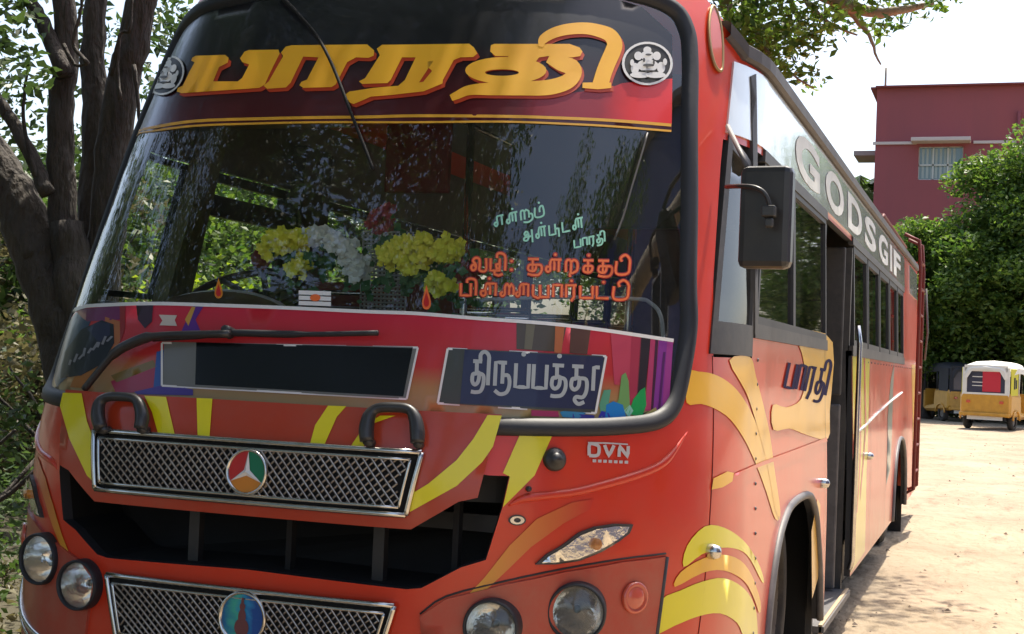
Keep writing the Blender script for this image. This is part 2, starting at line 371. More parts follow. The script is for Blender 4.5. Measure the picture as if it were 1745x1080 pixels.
# ------------------------------------------------------------------ Tamil / Latin stroke letters (unit boxes)
G = {
 'pa': (.85, [[(0, 1), (0, 0), (.8, 0), (.8, 1)]]),
 'aa': (.62, [[(0, 0), (0, 1), (.55, 1), (.55, 0)]]),
 'ra': (.70, [[(0, 0), (0, 1), (.68, 1)], [(.5, 1), (.5, .05), (.32, -.3)]]),
 'rr': (.70, [[(0, 0), (0, 1), (.68, 1)], [(.5, 1), (.5, .05), (.32, -.3)], [(.3, 1.35), (.36, 1.35)]]),
 'ru': (1.0, [[(0, 0), (0, 1), (.68, 1)], [(.45, 1), (.45, .1)], [(.45, .45), (.8, .45), (.9, .1), (.75, -.25), (.35, -.35), (0, -.2)]]),
 'tha': (.95, [[(.05, 1), (.75, 1)], [(.32, 1), (.32, .5), (.1, .45), (.05, .15), (.25, 0), (.5, .15), (.52, .5), (.32, .5)], [(.52, .5), (.85, .4), (.9, .05), (.7, -.25), (.3, -.32), (0, -.3)]]),
 'thi': (1.2, [[(.05, 1), (.6, 1)], [(.28, 1), (.28, .5), (.08, .45), (.05, .15), (.22, 0), (.42, .15), (.45, .5), (.28, .5)], [(.45, .5), (.72, .4), (.74, .05), (.6, -.25), (.3, -.32), (0, -.3)], [(.5, 1), (.5, 1.3), (.75, 1.42), (1.0, 1.25), (1.02, .9), (1.02, 0)]]),
 'thuu': (1.15, [[(.05, 1), (.75, 1)], [(.32, 1), (.32, .5), (.1, .45), (.05, .15), (.25, 0), (.5, .15), (.52, .5), (.32, .5)], [(.52, .5), (.95, .45), (1.0, 0), (.8, -.3), (.4, -.3), (.3, -.45), (.55, -.6), (.9, -.5)]]),
 'va': (1.15, [[(.3, .3), (.15, .45), (0, .25), (.1, 0), (.3, .1), (.32, .45), (.12, .75), (.3, 1), (.55, .9), (.6, .5), (.6, 0), (1.05, 0), (1.05, 1)]]),
 'zhi': (1.2, [[(0, 1), (0, 0), (.65, 0), (.65, 1)], [(.65, .55), (.4, .5), (.45, .15), (.65, .2)], [(.3, 0), (.3, -.3), (.6, -.4), (.9, -.25)], [(.45, 1), (.5, 1.35), (.8, 1.4), (1.05, 1.1), (1.05, 0)]]),
 'colon': (.3, [[(.05, .1), (.12, .1)], [(.05, .8), (.12, .8)]]),
 'ka': (.85, [[(0, 1), (.75, 1)], [(.35, 1), (.35, 0)], [(.35, .55), (.1, .5), (.05, .15), (.35, 0), (.6, .15), (.65, .5), (.35, .55)]]),
 'ik': (.85, [[(0, 1), (.75, 1)], [(.35, 1), (.35, 0)], [(.35, .55), (.1, .5), (.05, .15), (.35, 0), (.6, .15), (.65, .5), (.35, .55)], [(.35, 1.4), (.42, 1.4)]]),
 'ku': (1.1, [[(0, 1), (.8, 1)], [(.35, 1), (.35, 0)], [(.35, .55), (.1, .5), (.05, .15), (.35, 0), (.55, .15), (.6, .5), (.35, .55)], [(.6, .55), (.95, .5), (1.0, .1), (.8, -.25), (.4, -.3), (0, -.2)]]),
 'na': (1.2, [[(.2, .4), (.05, .4), (0, .15), (.14, 0), (.3, .15), (.28, .6), (.4, 1), (.58, .8), (.58, .1)], [(.4, 1), (1.1, 1)], [(.9, 1), (.9, 0)]]),
 'in': (1.2, [[(.2, .4), (.05, .4), (0, .15), (.14, 0), (.3, .15), (.28, .6), (.4, 1), (.58, .8), (.58, .1)], [(.4, 1), (1.1, 1)], [(.9, 1), (.9, 0)], [(.6, 1.4), (.67, 1.4)]]),
 'rra': (1.0, [[(0, 0), (0, .8), (.15, 1), (.35, .85), (.35, 0)], [(.35, .8), (.55, 1), (.8, .8), (.8, .2), (.5, -.05), (.3, -.1), (.3, -.4)]]),
 'rru': (1.2, [[(0, 0), (0, .8), (.15, 1), (.35, .85), (.35, 0)], [(.35, .8), (.55, 1), (.8, .8), (.8, .1)], [(.8, .5), (1.1, .4), (1.1, -.1), (.7, -.35), (.2, -.25)]]),
 'ta': (.9, [[(0, 1), (0, 0), (.8, 0)]]),
 'it': (.9, [[(0, 1), (0, 0), (.8, 0)], [(.4, 1.3), (.47, 1.3)]]),
 'ti': (1.0, [[(0, 1), (0, 0), (.8, 0), (.95, .7), (.92, 1.2), (.62, 1.5), (.3, 1.25), (.38, .95)]]),
 'pi': (1.1, [[(0, 1), (0, 0), (.65, 0), (.65, 1)], [(.4, 1), (.45, 1.3), (.75, 1.35), (.98, 1.1), (.98, 0)]]),
 'il': (1.05, [[(.2, .4), (.05, .4), (0, .15), (.14, 0), (.3, .15), (.28, .6), (.4, 1), (.58, .8), (.58, .1)], [(.4, 1), (.95, 1), (.95, 0)], [(.5, 1.4), (.57, 1.4)]]),
 'lai': (1.9, [[(.15, .35), (0, .2), (.12, 0), (.28, .2), (.28, .7), (.42, 1), (.56, .7), (.56, .1)], [(.56, .7), (.7, 1), (.85, .7), (.85, .1)], [(1.15, .4), (1.0, .2), (1.12, 0), (1.25, .2), (1.25, .7), (1.38, 1), (1.5, .8), (1.5, .1)], [(1.38, 1), (1.8, 1), (1.8, 0)]]),
 'ya': (1.1, [[(0, 1), (0, .2), (.15, 0), (.45, 0), (.45, 1)], [(.45, 0), (1.0, 0), (1.0, 1)]]),
 'im': (.9, [[(0, 1), (0, 0), (.8, 0), (.8, .9), (.6, 1), (.45, .8), (.45, .4)], [(.4, 1.4), (.47, 1.4)]]),
 'e': (1.0, [[(.25, .4), (.08, .4), (0, .2), (.15, 0), (.3, .2), (.28, .7), (.35, 1), (.95, 1)], [(.75, 1), (.75, 0)]]),
 'a': (1.1, [[(.5, .75), (.3, .9), (.1, .7), (.25, .5), (.5, .7), (.5, .25), (.3, 0), (.02, .1), (.1, .35), (.5, .35), (.85, .35)], [(.9, 1), (.9, -.3)]]),
 'pu': (1.2, [[(0, 1), (0, 0), (.65, 0), (.65, 1)], [(.65, .5), (1.0, .5), (1.0, -.35)]]),
 'pp': (.85, [[(0, 1), (0, 0), (.8, 0), (.8, 1)], [(.4, 1.4), (.47, 1.4)]]),
 'it2': (.95, [[(.05, 1), (.75, 1)], [(.32, 1), (.32, .5), (.1, .45), (.05, .15), (.25, 0), (.5, .15), (.52, .5), (.32, .5)], [(.52, .5), (.85, .4), (.9, .05), (.7, -.25), (.3, -.32), (0, -.3)], [(.4, 1.4), (.47, 1.4)]]),
 'half_aa': (.35, [[(0, 0), (0, 1), (.35, 1)]]),
 'sp': (.5, []),
 'D': (.9, [[(0, 0), (0, 1), (.5, 1), (.75, .8), (.75, .2), (.5, 0), (0, 0)]]),
 'V': (.9, [[(0, 1), (.38, 0), (.76, 1)]]),
 'N': (.85, [[(0, 0), (0, 1), (.7, 0), (.7, 1)]]),
}
def word(names, p0, p1, h, w, lean=0.0, gap=.22, curve=0.0):
    """stroke list for a word whose baseline runs p0->p1 in photo pixels"""
    tot = sum(G[n][0]+gap for n in names)-gap; p0 = np.array(p0, float); p1 = np.array(p1, float); d = p1-p0; L = np.linalg.norm(d)
    ex = d/L; ey = np.array([ex[1], -ex[0]]); k = L/tot; x = 0; out = []; done = []
    for nme in names:
        gw, st = G[nme]
        for q in st:
            sm = catmull(q, 4) if len(q) > 4 else catmull(q, 1) if False else np.array([a for a in dens_open(q)])
            pts = [p0+ex*((x+a[0])*k+lean*a[1]*h)+ey*(a[1]*h + curve*math.sin(pi*(x+a[0])/tot)) for a in sm]
            if len(q) == 2 and abs(q[0][0]-q[1][0]) < .12 and q[0][1] == q[1][1]:      # a dot
                c = (pts[0]+pts[-1])/2; pts = [c+ex*w*.6*a_ for a_ in (-1, -.6, 0, .6, 1)]; out.append((pts, [w*.5, w*1.05, w*1.2, w*1.05, w*.5], len(done))); continue
            out.append((pts, w, len(done)))
        if st: done.append(nme)
        x += gw+gap
    return out
def dens_open(q):
    out = [q[0]]
    for a, b in zip(q, q[1:]):
        n = 3
        for k in range(1, n+1): out.append((a[0]+(b[0]-a[0])*k/n, a[1]+(b[1]-a[1])*k/n))
    # sharp corners: repeat the corner so that the ribbon does not taper
    return out

# ================================================================== GROUND
def ground():
    m = mat('sandy_ground', (.245, .186, .122), .95, noise=(.55, (.385, .305, .21), .4), bump=(5, 1, .10, (1, .45, 1))); t = m.node_tree; b = t.nodes['Principled BSDF']
    src = b.inputs['Base Color'].links[0].from_socket; tc = t.nodes.new('ShaderNodeTexCoord')
    n = t.nodes.new('ShaderNodeTexNoise'); n.inputs['Scale'].default_value = 3.2; n.inputs['Detail'].default_value = 10; n.inputs['Roughness'].default_value = .75
    mp = t.nodes.new('ShaderNodeMapping'); mp.inputs['Scale'].default_value = (1.6, .55, 1); t.links.new(tc.outputs['Object'], mp.inputs[0]); t.links.new(mp.outputs[0], n.inputs['Vector'])
    r = t.nodes.new('ShaderNodeMapRange'); r.inputs[1].default_value = .52; r.inputs[2].default_value = .72; r.inputs[4].default_value = .8; t.links.new(n.outputs[0], r.inputs[0])
    mx = t.nodes.new('ShaderNodeMix'); mx.data_type = 'RGBA'; mx.inputs[7].default_value = (.14, .095, .055, 1); t.links.new(r.outputs[0], mx.inputs[0]); t.links.new(src, mx.inputs[6])
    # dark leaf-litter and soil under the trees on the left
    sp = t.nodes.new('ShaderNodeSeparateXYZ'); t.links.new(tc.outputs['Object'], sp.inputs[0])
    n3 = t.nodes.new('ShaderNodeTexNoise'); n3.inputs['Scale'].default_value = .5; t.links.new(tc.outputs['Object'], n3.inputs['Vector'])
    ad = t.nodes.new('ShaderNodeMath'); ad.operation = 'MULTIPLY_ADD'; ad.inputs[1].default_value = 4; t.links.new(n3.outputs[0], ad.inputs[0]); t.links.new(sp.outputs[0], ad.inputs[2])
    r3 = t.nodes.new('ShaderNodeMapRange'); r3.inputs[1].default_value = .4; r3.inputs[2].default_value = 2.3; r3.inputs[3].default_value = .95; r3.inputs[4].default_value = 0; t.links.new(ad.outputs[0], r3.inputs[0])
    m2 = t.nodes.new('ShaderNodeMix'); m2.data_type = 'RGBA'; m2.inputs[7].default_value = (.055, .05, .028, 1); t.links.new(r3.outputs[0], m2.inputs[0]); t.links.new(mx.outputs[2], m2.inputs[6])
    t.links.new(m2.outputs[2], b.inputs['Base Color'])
    # near sheet with real unevenness, one sheet to the horizon
    xs = np.concatenate([[-1500, -400, -120, -60], np.linspace(-30, 20, 101), [45, 90, 300, 1500]]); ys = np.concatenate([[-1500, -300, -60], np.linspace(-20, 60, 161), [90, 160, 400, 1500]])
    V = []; 
    from mathutils import noise
    for y in ys:
        for x in xs:
            z = GZ+(.035*noise.noise(Vector((x*.5, y*.5, 0)))+.018*noise.noise(Vector((x*1.7, y*1.7, 3))))*(1 if abs(x) < 40 and abs(y) < 70 else 0)
            V.append((x, y, z))
    nx = len(xs); F = [(j*nx+i, j*nx+i+1, (j+1)*nx+i+1, (j+1)*nx+i) for j in range(len(ys)-1) for i in range(nx-1)]
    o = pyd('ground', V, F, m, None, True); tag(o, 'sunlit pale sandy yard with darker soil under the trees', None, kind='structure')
ground()

# ================================================================== THE BUS
bus = empty('bus', (0, 4, GZ)); bus['label'] = 'red and orange painted passenger bus with yellow swooshes and a big windscreen'; bus['category'] = 'bus'
bus.location = (0, 0, 0)
B = bus
def mirror(L): return [(-a, b) for a, b in L][::-1]
# windscreen outlines (right half traced, mirrored)
def wind(inset):
    R = [(0, 1.105), (.5, 1.108), (.9, 1.113), (1.1, 1.121), (1.24, 1.138), (1.315, 1.185), (1.35, 1.27), (1.372, 1.44), (1.345, 1.6), (1.312, 1.86), (1.268, 2.14), (1.235, 2.36), (1.2, 2.47), (1.12, 2.55), (.95, 2.585), (.6, 2.6), (0, 2.605)]
    L = R+[(-a, b) for a, b in R[1:-1][::-1]]
    P = catmull(L, 5, True); T = np.roll(P, -1, 0)-np.roll(P, 1, 0); T /= np.linalg.norm(T, axis=1, keepdims=True)
    return P+np.stack([-T[:, 1], T[:, 0]], 1)*inset
W_OUT = wind(0.0); W_GL = wind(.035); W_MID = wind(.028); W_IN = wind(.055)
ARCH = [(2.29, .15), (2.34, .37), (2.44, .56), (2.58, .69), (2.78, .765), (2.99, .79), (3.32, .79), (3.53, .765), (3.69, .68), (3.80, .55), (3.92, .37), (4.0, .15)]
ARCHR = [(8.75, .16), (8.82, .42), (8.98, .64), (9.25, .76), (9.6, .79), (9.92, .74), (10.15, .6), (10.28, .4), (10.33, .16)]
DOOR0, DOOR1 = 4.17, 5.44
ARCH = [(min(a, 4.0), b) for a, b in ARCH]
def topz(s):
    a = abs(s); return float(np.interp(a, [0, 1.1, 1.33, 1.5, 13], [2.74, 2.70, 2.56, 2.445, 2.445]))
XE = 12.35
outer = []
outer += [(x, topz(x)) for x in np.linspace(XE, 1.7, 12)]+[(x, topz(x)) for x in np.linspace(1.6, -1.6, 27)]+[(x, topz(x)) for x in np.linspace(-1.7, -XE, 12)]
outer += [(-XE, .17)]+[(-a, b) for a, b in ARCHR[::-1]]+[(-a, b) for a, b in ARCH[::-1]]
outer += [(-2.0, .16), (-1.5, .13), (-1.2, .12), (0, .12), (1.2, .12), (1.5, .13), (2.0, .16)]+ARCH
outer += [(DOOR0, .15), (DOOR0, 1.45), (1.93, 1.45), (1.93, 1.36), (1.50, 1.355), (1.46, 1.6), (1.44, 2.0), (1.44, 2.09), (10.12, 2.09), (10.12, 1.455), (DOOR1, 1.455), (DOOR1, .16)]
outer += ARCHR+[(XE, .17)]
# black opening between the grilles
OPEN_PX_R = [(693, 1004), (718, 1002), (785, 967), (828, 954), (856, 865), (868, 811), (833, 810)]
oR = [tuple(v) for v in pix(OPEN_PX_R)]
OPEN = [(0, oR[0][1]+.012)]+oR+[(oR[-1][0]-.15, oR[-1][1]+.02), (0, oR[-1][1]+.02)]
OPEN_L = OPEN+[(-a, b) for a, b in OPEN[1:-1][::-1]]
LWIN = [(-1.46, 1.45), (-1.44, 2.09), (-10.1, 2.09), (-10.1, 1.45)]
M['inner'] = M['interior']
_hl = pix([(983, 1040), (841, 1066)])
LAMPS = [(_hl[0][0], _hl[0][1], .074), (_hl[1][0], _hl[1][1], .070), (-_hl[0][0]+.18, _hl[0][1]+.01, .072), (-_hl[1][0]+.16, _hl[1][1], .068)]
LHOLES = [[(a+r*1.04*cos(t), b+r*1.04*sin(t)) for t in [2*pi*k/24 for k in range(24)]] for a, b, r in LAMPS]
sheet('body_shell', [outer, [tuple(p) for p in W_MID], OPEN_L, LWIN]+LHOLES, M['red'], B, 0, .035, .06, edge_mat=M['rubber'], inner_mat=M['interior'])
# roof and rear
def roof():
    ss = np.linspace(-XE, XE, 161); tops = np.array([S(np.array([s]), np.array([topz(s)]))[0] for s in ss])
    V = []; F = []; n = len(ss); lev = [(1, 0), (.97, .008), (.85, .05), (.6, .11), (.3, .15), (0, .16)]
    for t, h in lev:
        for p in tops: V.append((p[0]*t, p[1] if abs(p[1]) > 2 else p[1]+(1-t)*(2.2-p[1])*.6, p[2]+h if abs(p[1]) > 3 else p[2]+h*.8))
    for i in range(len(lev)-1):
        for k in range(n-1): F.append((i*n+k, i*n+k+1, (i+1)*n+k+1, (i+1)*n+k))
    pyd('roof', V, F, M['red'], B, True)
    yb = tops[0][1]; MB().box((0, yb-.02, 1.35), (2.42, .04, 2.35), None, .0).build('rear_panel', M['red'], B)
    MB().box((0, yb/2+1, 2.52), (2.3, yb-2, .03)).build('ceiling', M['interior'], B)
    MB().box((0, yb/2+.9, .42), (1.36, yb-1.9, .05)).build('bus_floor', M['floor'], B)
roof()
# gasket
g = np.vstack([wind(.018), wind(.018)[:1]]); gk = MB()
P = S(g[:, 0], g[:, 1], .004+0*g[:, 0]); N = SN(g[:, 0], g[:, 1]); T = np.gradient(P, axis=0); T /= np.linalg.norm(T, axis=1, keepdims=True); Bn = np.cross(N, T)
prof = [(-.026, -.02), (-.025, .004), (-.015, .014), (.004, .015), (.016, .008), (.026, .002), (.030, -.02)]
V = []; F = []; k = len(prof)
for i in range(len(P)):
    for a, h in prof: V.append(P[i]+Bn[i]*a+N[i]*h)
for i in range(len(P)-1):
    for j in range(k-1): F.append((i*k+j, i*k+j+1, (i+1)*k+j+1, (i+1)*k+j))
pyd('windscreen_gasket', V, F, M['rubber'], B, True)
# windscreen glass and what is stuck on it
GO = -.008                                       # glass surface offset
ws = sheet('windshield', [[tuple(p) for p in W_GL]], M['glass'], B, GO, 0, .05)
def glass_px(pl, off=GO): return [tuple(v) for v in pix(densp(pl, 30), off)]
inW = np.array(W_IN)
# upper sun strip: from the stripe up to the glass top, right edge at photo x 1145
stripe_hi = [(219, 226), (259, 217), (333, 206), (444, 202), (540, 200), (630, 199), (711, 197), (859, 198), (933, 200), (1044, 205), (1144, 213)]
stripe_lo = [(219, 229), (259, 223), (333, 214), (444, 210), (540, 208), (630, 208), (711, 208), (859, 207), (970, 211), (1044, 215), (1144, 223)]
lo = pix(stripe_lo, GO)
right = pix([(1145, 150), (1145, 60)], GO)
top = [(.98, 2.52), (.8, 2.545), (.5, 2.55), (0, 2.555), (-.5, 2.55), (-.8, 2.545), (-1.03, 2.52), (-1.12, 2.47), (-1.165, 2.36), (-1.2, 2.2)]
strip_m = grad_mat('sun_strip_vinyl', [(0, (.075, .006, .009)), (.22, (.060, .006, .009)), (.42, (.022, .005, .008)), (.55, (.008, .008, .011)), (1, (.006, .006, .008))], 'Z', .3)
M['strip_red'] = grad_mat('sun_strip_red_fade', [(0, (.070, .006, .009)), (.35, (.12, .006, .010)), (.45, (.26, .008, .014)), (.72, (.30, .010, .016)), (.86, (.70, .022, .022)), (1, (.75, .025, .022))], 'X', .3, .05)  # red patch, darker towards its left end
sheet('sun_strip', [[tuple(v) for v in lo]+[tuple(v) for v in right]+top], strip_m, ws, GO+.0015, 0, .05)
sheet('sun_strip_patch', [glass_px([(760, 197), (859, 198), (933, 200), (1044, 205), (1144, 212), (1145, 134), (1060, 142), (1040, 150), (980, 158), (880, 168), (800, 172)])], M['strip_red'], ws, GO+.0022, 0, .05)
for hi, w in ((stripe_hi, 5), (stripe_lo, 3.5)):
    ribbons('gold_stripe', [(catmull(hi, 4), [w*.5]+[w]*8)], M['stripeyellow'], ws, GO+.003)

# ---- the big title word on the sun strip
def R1(l): return [(x/2.7, y/2.7) for x, y in l]
def R2(l): return [(600+x/2.7, y/2.7) for x, y in l]
T_pa = R1([(890, 268), (905, 260), (1040, 256), (1056, 270), (1052, 292), (1036, 300), (1012, 312), (985, 378), (1098, 378), (1118, 362), (1150, 300), (1118, 290), (1108, 272), (1128, 242), (1148, 234), (1284, 232), (1290, 250), (1250, 330), (1222, 392), (1196, 408), (840, 432), (818, 424), (822, 408), (845, 398), (878, 330), (900, 290), (884, 282)])
T_aa = R1([(1306, 262), (1296, 246), (1318, 218), (1345, 212), (1692, 208), (1724, 236), (1722, 260), (1698, 270), (1640, 268), (1600, 290), (1548, 392), (1528, 404), (1398, 408), (1380, 396), (1390, 380), (1415, 370), (1468, 268), (1398, 264), (1340, 384), (1318, 406), (1232, 412), (1216, 398), (1240, 378), (1290, 290)])
T_ra = R2([(116, 228), (140, 210), (540, 205), (562, 222), (578, 250), (560, 266), (500, 268), (470, 280), (420, 372), (418, 388), (330, 424), (190, 440), (90, 448), (40, 470), (10, 482), (-8, 476), (-30, 440), (-10, 425), (100, 408), (220, 398), (330, 380), (370, 330), (300, 268), (232, 268), (180, 372), (165, 386), (48, 390), (34, 378), (62, 364), (130, 258)])
T_ra2 = R2([(296, 266), (388, 266), (300, 398), (215, 398), (245, 372)])
def ringloop(cx, cy, rx, ry, n=28, ph=0): return [(cx+rx*cos(2*pi*i/n+ph), cy+ry*sin(2*pi*i/n+ph)) for i in range(n)]
T_thi = [R2([(640, 212), (655, 206), (1000, 206), (1045, 222), (1058, 240), (1048, 262), (1010, 268), (900, 262), (860, 268), (835, 300), (740, 300), (700, 290), (720, 262), (660, 262), (636, 240)]),
         R2(ringloop(708, 328, 186, 62, 30)),
         ]
title_over = [(R2([(905, 262), (960, 290), (1010, 308), (1020, 340), (985, 378), (900, 402), (780, 406), (640, 408), (540, 414), (486, 436), (455, 450)]), [20, 26, 28, 26, 26, 26, 24, 22, 17, 14, 11]),
              (R2([(868, 214), (880, 180), (930, 150), (1000, 133), (1080, 130), (1150, 145), (1190, 165), (1208, 200), (1200, 235), (1180, 280), (1160, 330), (1140, 395)]), [8, 16, 18, 19, 20, 22, 24, 26, 27, 27, 27, 27]),
              (R2([(1060, 392), (1130, 394), (1192, 392)]), [9, 12, 9])]
def shift(pl, dx, dy): return [(x+dx, y+dy) for x, y in pl]
tl = empty('title_lettering'); tl.parent = ws
for nm_, dx, dy, m_, of in (('title_shadow', 4.0, 5.5, M['txtshadow'], .0035), ('title_letter', 0, 0, M['txtyellow'], .0050)):
    for pl in (T_pa, T_aa, T_ra, T_ra2, T_thi[0]):
        sheet(nm_, [glass_px(shift(pl, dx, dy))], m_, ws, GO+of, 0, .04)
    ring = [glass_px(shift(T_thi[1], dx, dy)), glass_px(shift(R2(ringloop(690, 338, 78, 15, 20)), dx*.3, dy*.2))]
    sheet(nm_, ring, m_, ws, GO+of+.0003, 0, .04)
    ribbons(nm_, [(catmull(shift(p, dx, dy), 4), w) for p, w in title_over], m_, ws, GO+of+.0006)
bpy.data.objects.remove(tl)
# hole of the fourth letter and of the third letter read dark: printed black again
# ---- round deity stickers
def sticker(cx, cy, rx, ry, tilt=0):
    def el(x, y, a, b, rot=0, n=18):
        return [(cx+(x+a*cos(t)*cos(rot)-b*sin(t)*sin(rot))*rx + tilt*(y+b*sin(t))*rx, cy+(y+a*cos(t)*sin(rot)+b*sin(t)*cos(rot))*ry) for t in [2*pi*i/n for i in range(n)]]
    d = sheet('round_sticker', [glass_px(el(0, 0, 1, 1, 0, 30))], M['black'], ws, GO+.0065, 0, .05)
    sheet('sticker_ring', [glass_px(el(0, 0, 1, 1, 0, 30)), glass_px(el(0, 0, .9, .9, 0, 30))], M['white'], d, GO+.008, 0, .05)
    for k, q in enumerate([(0, -.62, .16, .16), (0, -.35, .26, .24), (-.36, -.34, .16, .2), (.36, -.34, .16, .2), (0, .1, .42, .28), (-.5, .25, .16, .26), (.52, .2, .16, .26), (-.3, .55, .4, .14), (.3, .55, .4, .14), (.05, -.05, .09, .3), (-.62, .0, .08, .16), (.66, -.05, .08, .16)]):
        sheet('sticker_figure', [glass_px(el(*q))], M['white'], d, GO+.008+.0004*k, 0, .03)
    for k, q in enumerate([(0, -.36, .12, .05), (.0, .13, .22, .07), (0, .38, .3, .03), (-.18, -.1, .05, .1), (.2, .0, .04, .12)]):
        sheet('sticker_line', [glass_px(el(*q))], M['greypaint'], d, GO+.0145+.0004*k, 0, .03)
sticker(1101, 110, 43, 37); sticker(286, 130, 30, 34, -.25)

# ---- lower printed panel on the glass
st_top = [(100, 540), (137, 524), (167, 520), (259, 517), (370, 520), (481, 524), (630, 531), (711, 534), (822, 543), (933, 551), (1026, 562), (1148, 580)]
tp = pix(st_top, GO)
botR = [(1.252, 1.24), (1.225, 1.19), (1.14, 1.168), (.9, 1.155), (.5, 1.15), (0, 1.15), (-.5, 1.15), (-.9, 1.155), (-1.14, 1.168), (-1.225, 1.19), (-1.25, 1.28), (-1.22, 1.38)]
mid_m = grad_mat('lower_print_vinyl', [(0, (.30, .26, .12)), (.30, (.40, .20, .07)), (.5, (.50, .03, .03)), (.8, (.50, .025, .035)), (1, (.55, .02, .05))], 'Z', .35, .06)
lp = sheet('lower_print', [[tuple(v) for v in tp]+botR], mid_m, ws, GO+.0015, 0, .05)
ribbons('white_border', [(catmull(st_top, 4), 6)], M['white'], lp, GO+.0042)
def deco(name, pl, col, lv, rough=.4):
    key = 'print_%02d_%02d_%02d' % tuple(int(c*99) for c in col)
    if key not in M: M[key] = mat(key, col, rough, coat=.3)
    return sheet(name, [glass_px(pl)], M[key], lp, GO+.002+.0003*lv, 0, .05)
# right-hand print: stripes and leaf blobs
deco('print_streak', [(880, 547), (965, 556), (955, 600), (880, 595)], (.07, .05, .025), 1)
deco('print_streak', [(897, 549), (912, 550), (906, 596), (893, 595)], (.14, .12, .06), 2)
deco('print_streak', [(946, 554), (962, 555), (956, 602), (944, 601)], (.42, .12, .03), 3)
deco('print_streak', [(972, 558), (1006, 561), (1000, 604), (970, 602)], (.09, .035, .02), 2)
deco('print_streak', [(1040, 566), (1078, 570), (1072, 660), (1046, 655)], (.48, .05, .09), 1)
deco('print_streak', [(1076, 571), (1092, 573), (1084, 690), (1070, 690)], (.36, .03, .06), 2)
deco('print_streak', [(1091, 573), (1108, 575), (1096, 700), (1083, 690)], (.02, .012, .012), 2)
deco('print_streak', [(1108, 575), (1122, 577), (1110, 700), (1098, 700)], (.42, .04, .12), 2)
deco('print_streak', [(1116, 576), (1121, 577), (1112, 700), (1108, 700)], (.05, .01, .03), 3)
deco('print_streak', [(1122, 577), (1139, 579), (1128, 700), (1112, 700)], (.22, .03, .26), 2)
deco('print_streak', [(1136, 579), (1146, 580), (1139, 690), (1127, 700)], (.32, .04, .24), 3)
deco('print_streak', [(1129, 600), (1133, 600), (1124, 700), (1120, 700)], (.08, .01, .10), 4)
for pl, c in [([(1044, 700), (1053, 680), (1058, 640), (1065, 635), (1070, 650), (1072, 690), (1062, 708)], (.16, .34, .10)),
              ([(1070, 705), (1078, 680), (1090, 665), (1098, 660), (1100, 690), (1092, 712)], (.01, .34, .07)),
              ([(1030, 712), (1032, 690), (1044, 684), (1060, 690), (1066, 712)], (.01, .20, .55)),
              ([(1020, 690), (1028, 665), (1040, 664), (1036, 690), (1024, 712)], (.10, .33, .20)),
              ([(1018, 712), (1024, 700), (1036, 704), (1040, 714)], (.03, .03, .35)),
              ([(1062, 700), (1072, 690), (1078, 700), (1070, 712)], (.25, .55, .42)),
              ([(953, 702), (975, 698), (998, 704), (985, 713), (958, 711)], (.03, .22, .42)),
              ([(905, 699), (950, 701), (952, 711), (905, 709)], (.36, .02, .09)),
              ([(975, 705), (1012, 708), (1012, 714), (975, 713)], (.03, .03, .26)),
              ([(1096, 706), (1116, 694), (1120, 704), (1108, 712)], (.40, .34, .10))]:
    deco('print_leaf', pl, c, 6+random.random())
# left-hand print: rainbow, dark oval, blue
for pl, c, l in [([(112, 548), (135, 530), (166, 526), (150, 560), (120, 640), (98, 660), (90, 630)], (.02, .05, .11), 1),
              ([(130, 528), (215, 520), (205, 545), (150, 548)], (.16, .02, .10), 2),
              ([(180, 540), (205, 548), (206, 580), (195, 610), (180, 600)], (.42, .14, .05), 2),
              ([(205, 522), (215, 522), (214, 560), (206, 585)], (.28, .02, .02), 3),
              ([(233, 520), (262, 520), (260, 548), (248, 560), (236, 545)], (.04, .015, .03), 3),
              ([(312, 560), (330, 522), (348, 522), (334, 545), (345, 570), (308, 572)], (.10, .02, .22), 3),
              ([(316, 545), (328, 523), (334, 524), (322, 556)], (.55, .30, .05), 4),
              ([(104, 645), (112, 600), (140, 562), (175, 546), (195, 553), (196, 585), (176, 620), (140, 640)], (.012, .015, .022), 5),
              ([(150, 560), (168, 549), (188, 552), (190, 570), (170, 585)], (.02, .025, .06), 6),
              ([(268, 600), (282, 596), (276, 665), (262, 668)], (.02, .08, .30), 5),
              ([(190, 650), (270, 625), (266, 665), (200, 672)], (.34, .03, .07), 4),
              ([(190, 640), (262, 614), (268, 625), (200, 652)], (.20, .14, .04), 5),
              ([(130, 640), (160, 632), (150, 662), (120, 660)], (.35, .13, .02), 4),
              ([(230, 668), (285, 655), (330, 664), (330, 674), (235, 672)], (.06, .03, .25), 6)]:
    deco('print_blob', pl, c, l)
for k in range(9):
    a = (118+k*8, 622-k*5); deco('print_scribble', [a, (a[0]+3+k % 3*3, a[1]-9-k % 2*5), (a[0]+7+k % 3*3, a[1]-8-k % 2*5), (a[0]+4, a[1]+1)], (.22, .22, .24), 8)
deco('print_badge', [(272, 537), (303, 538), (299, 546), (303, 556), (273, 555), (278, 547)], (.60, .52, .44), 7)
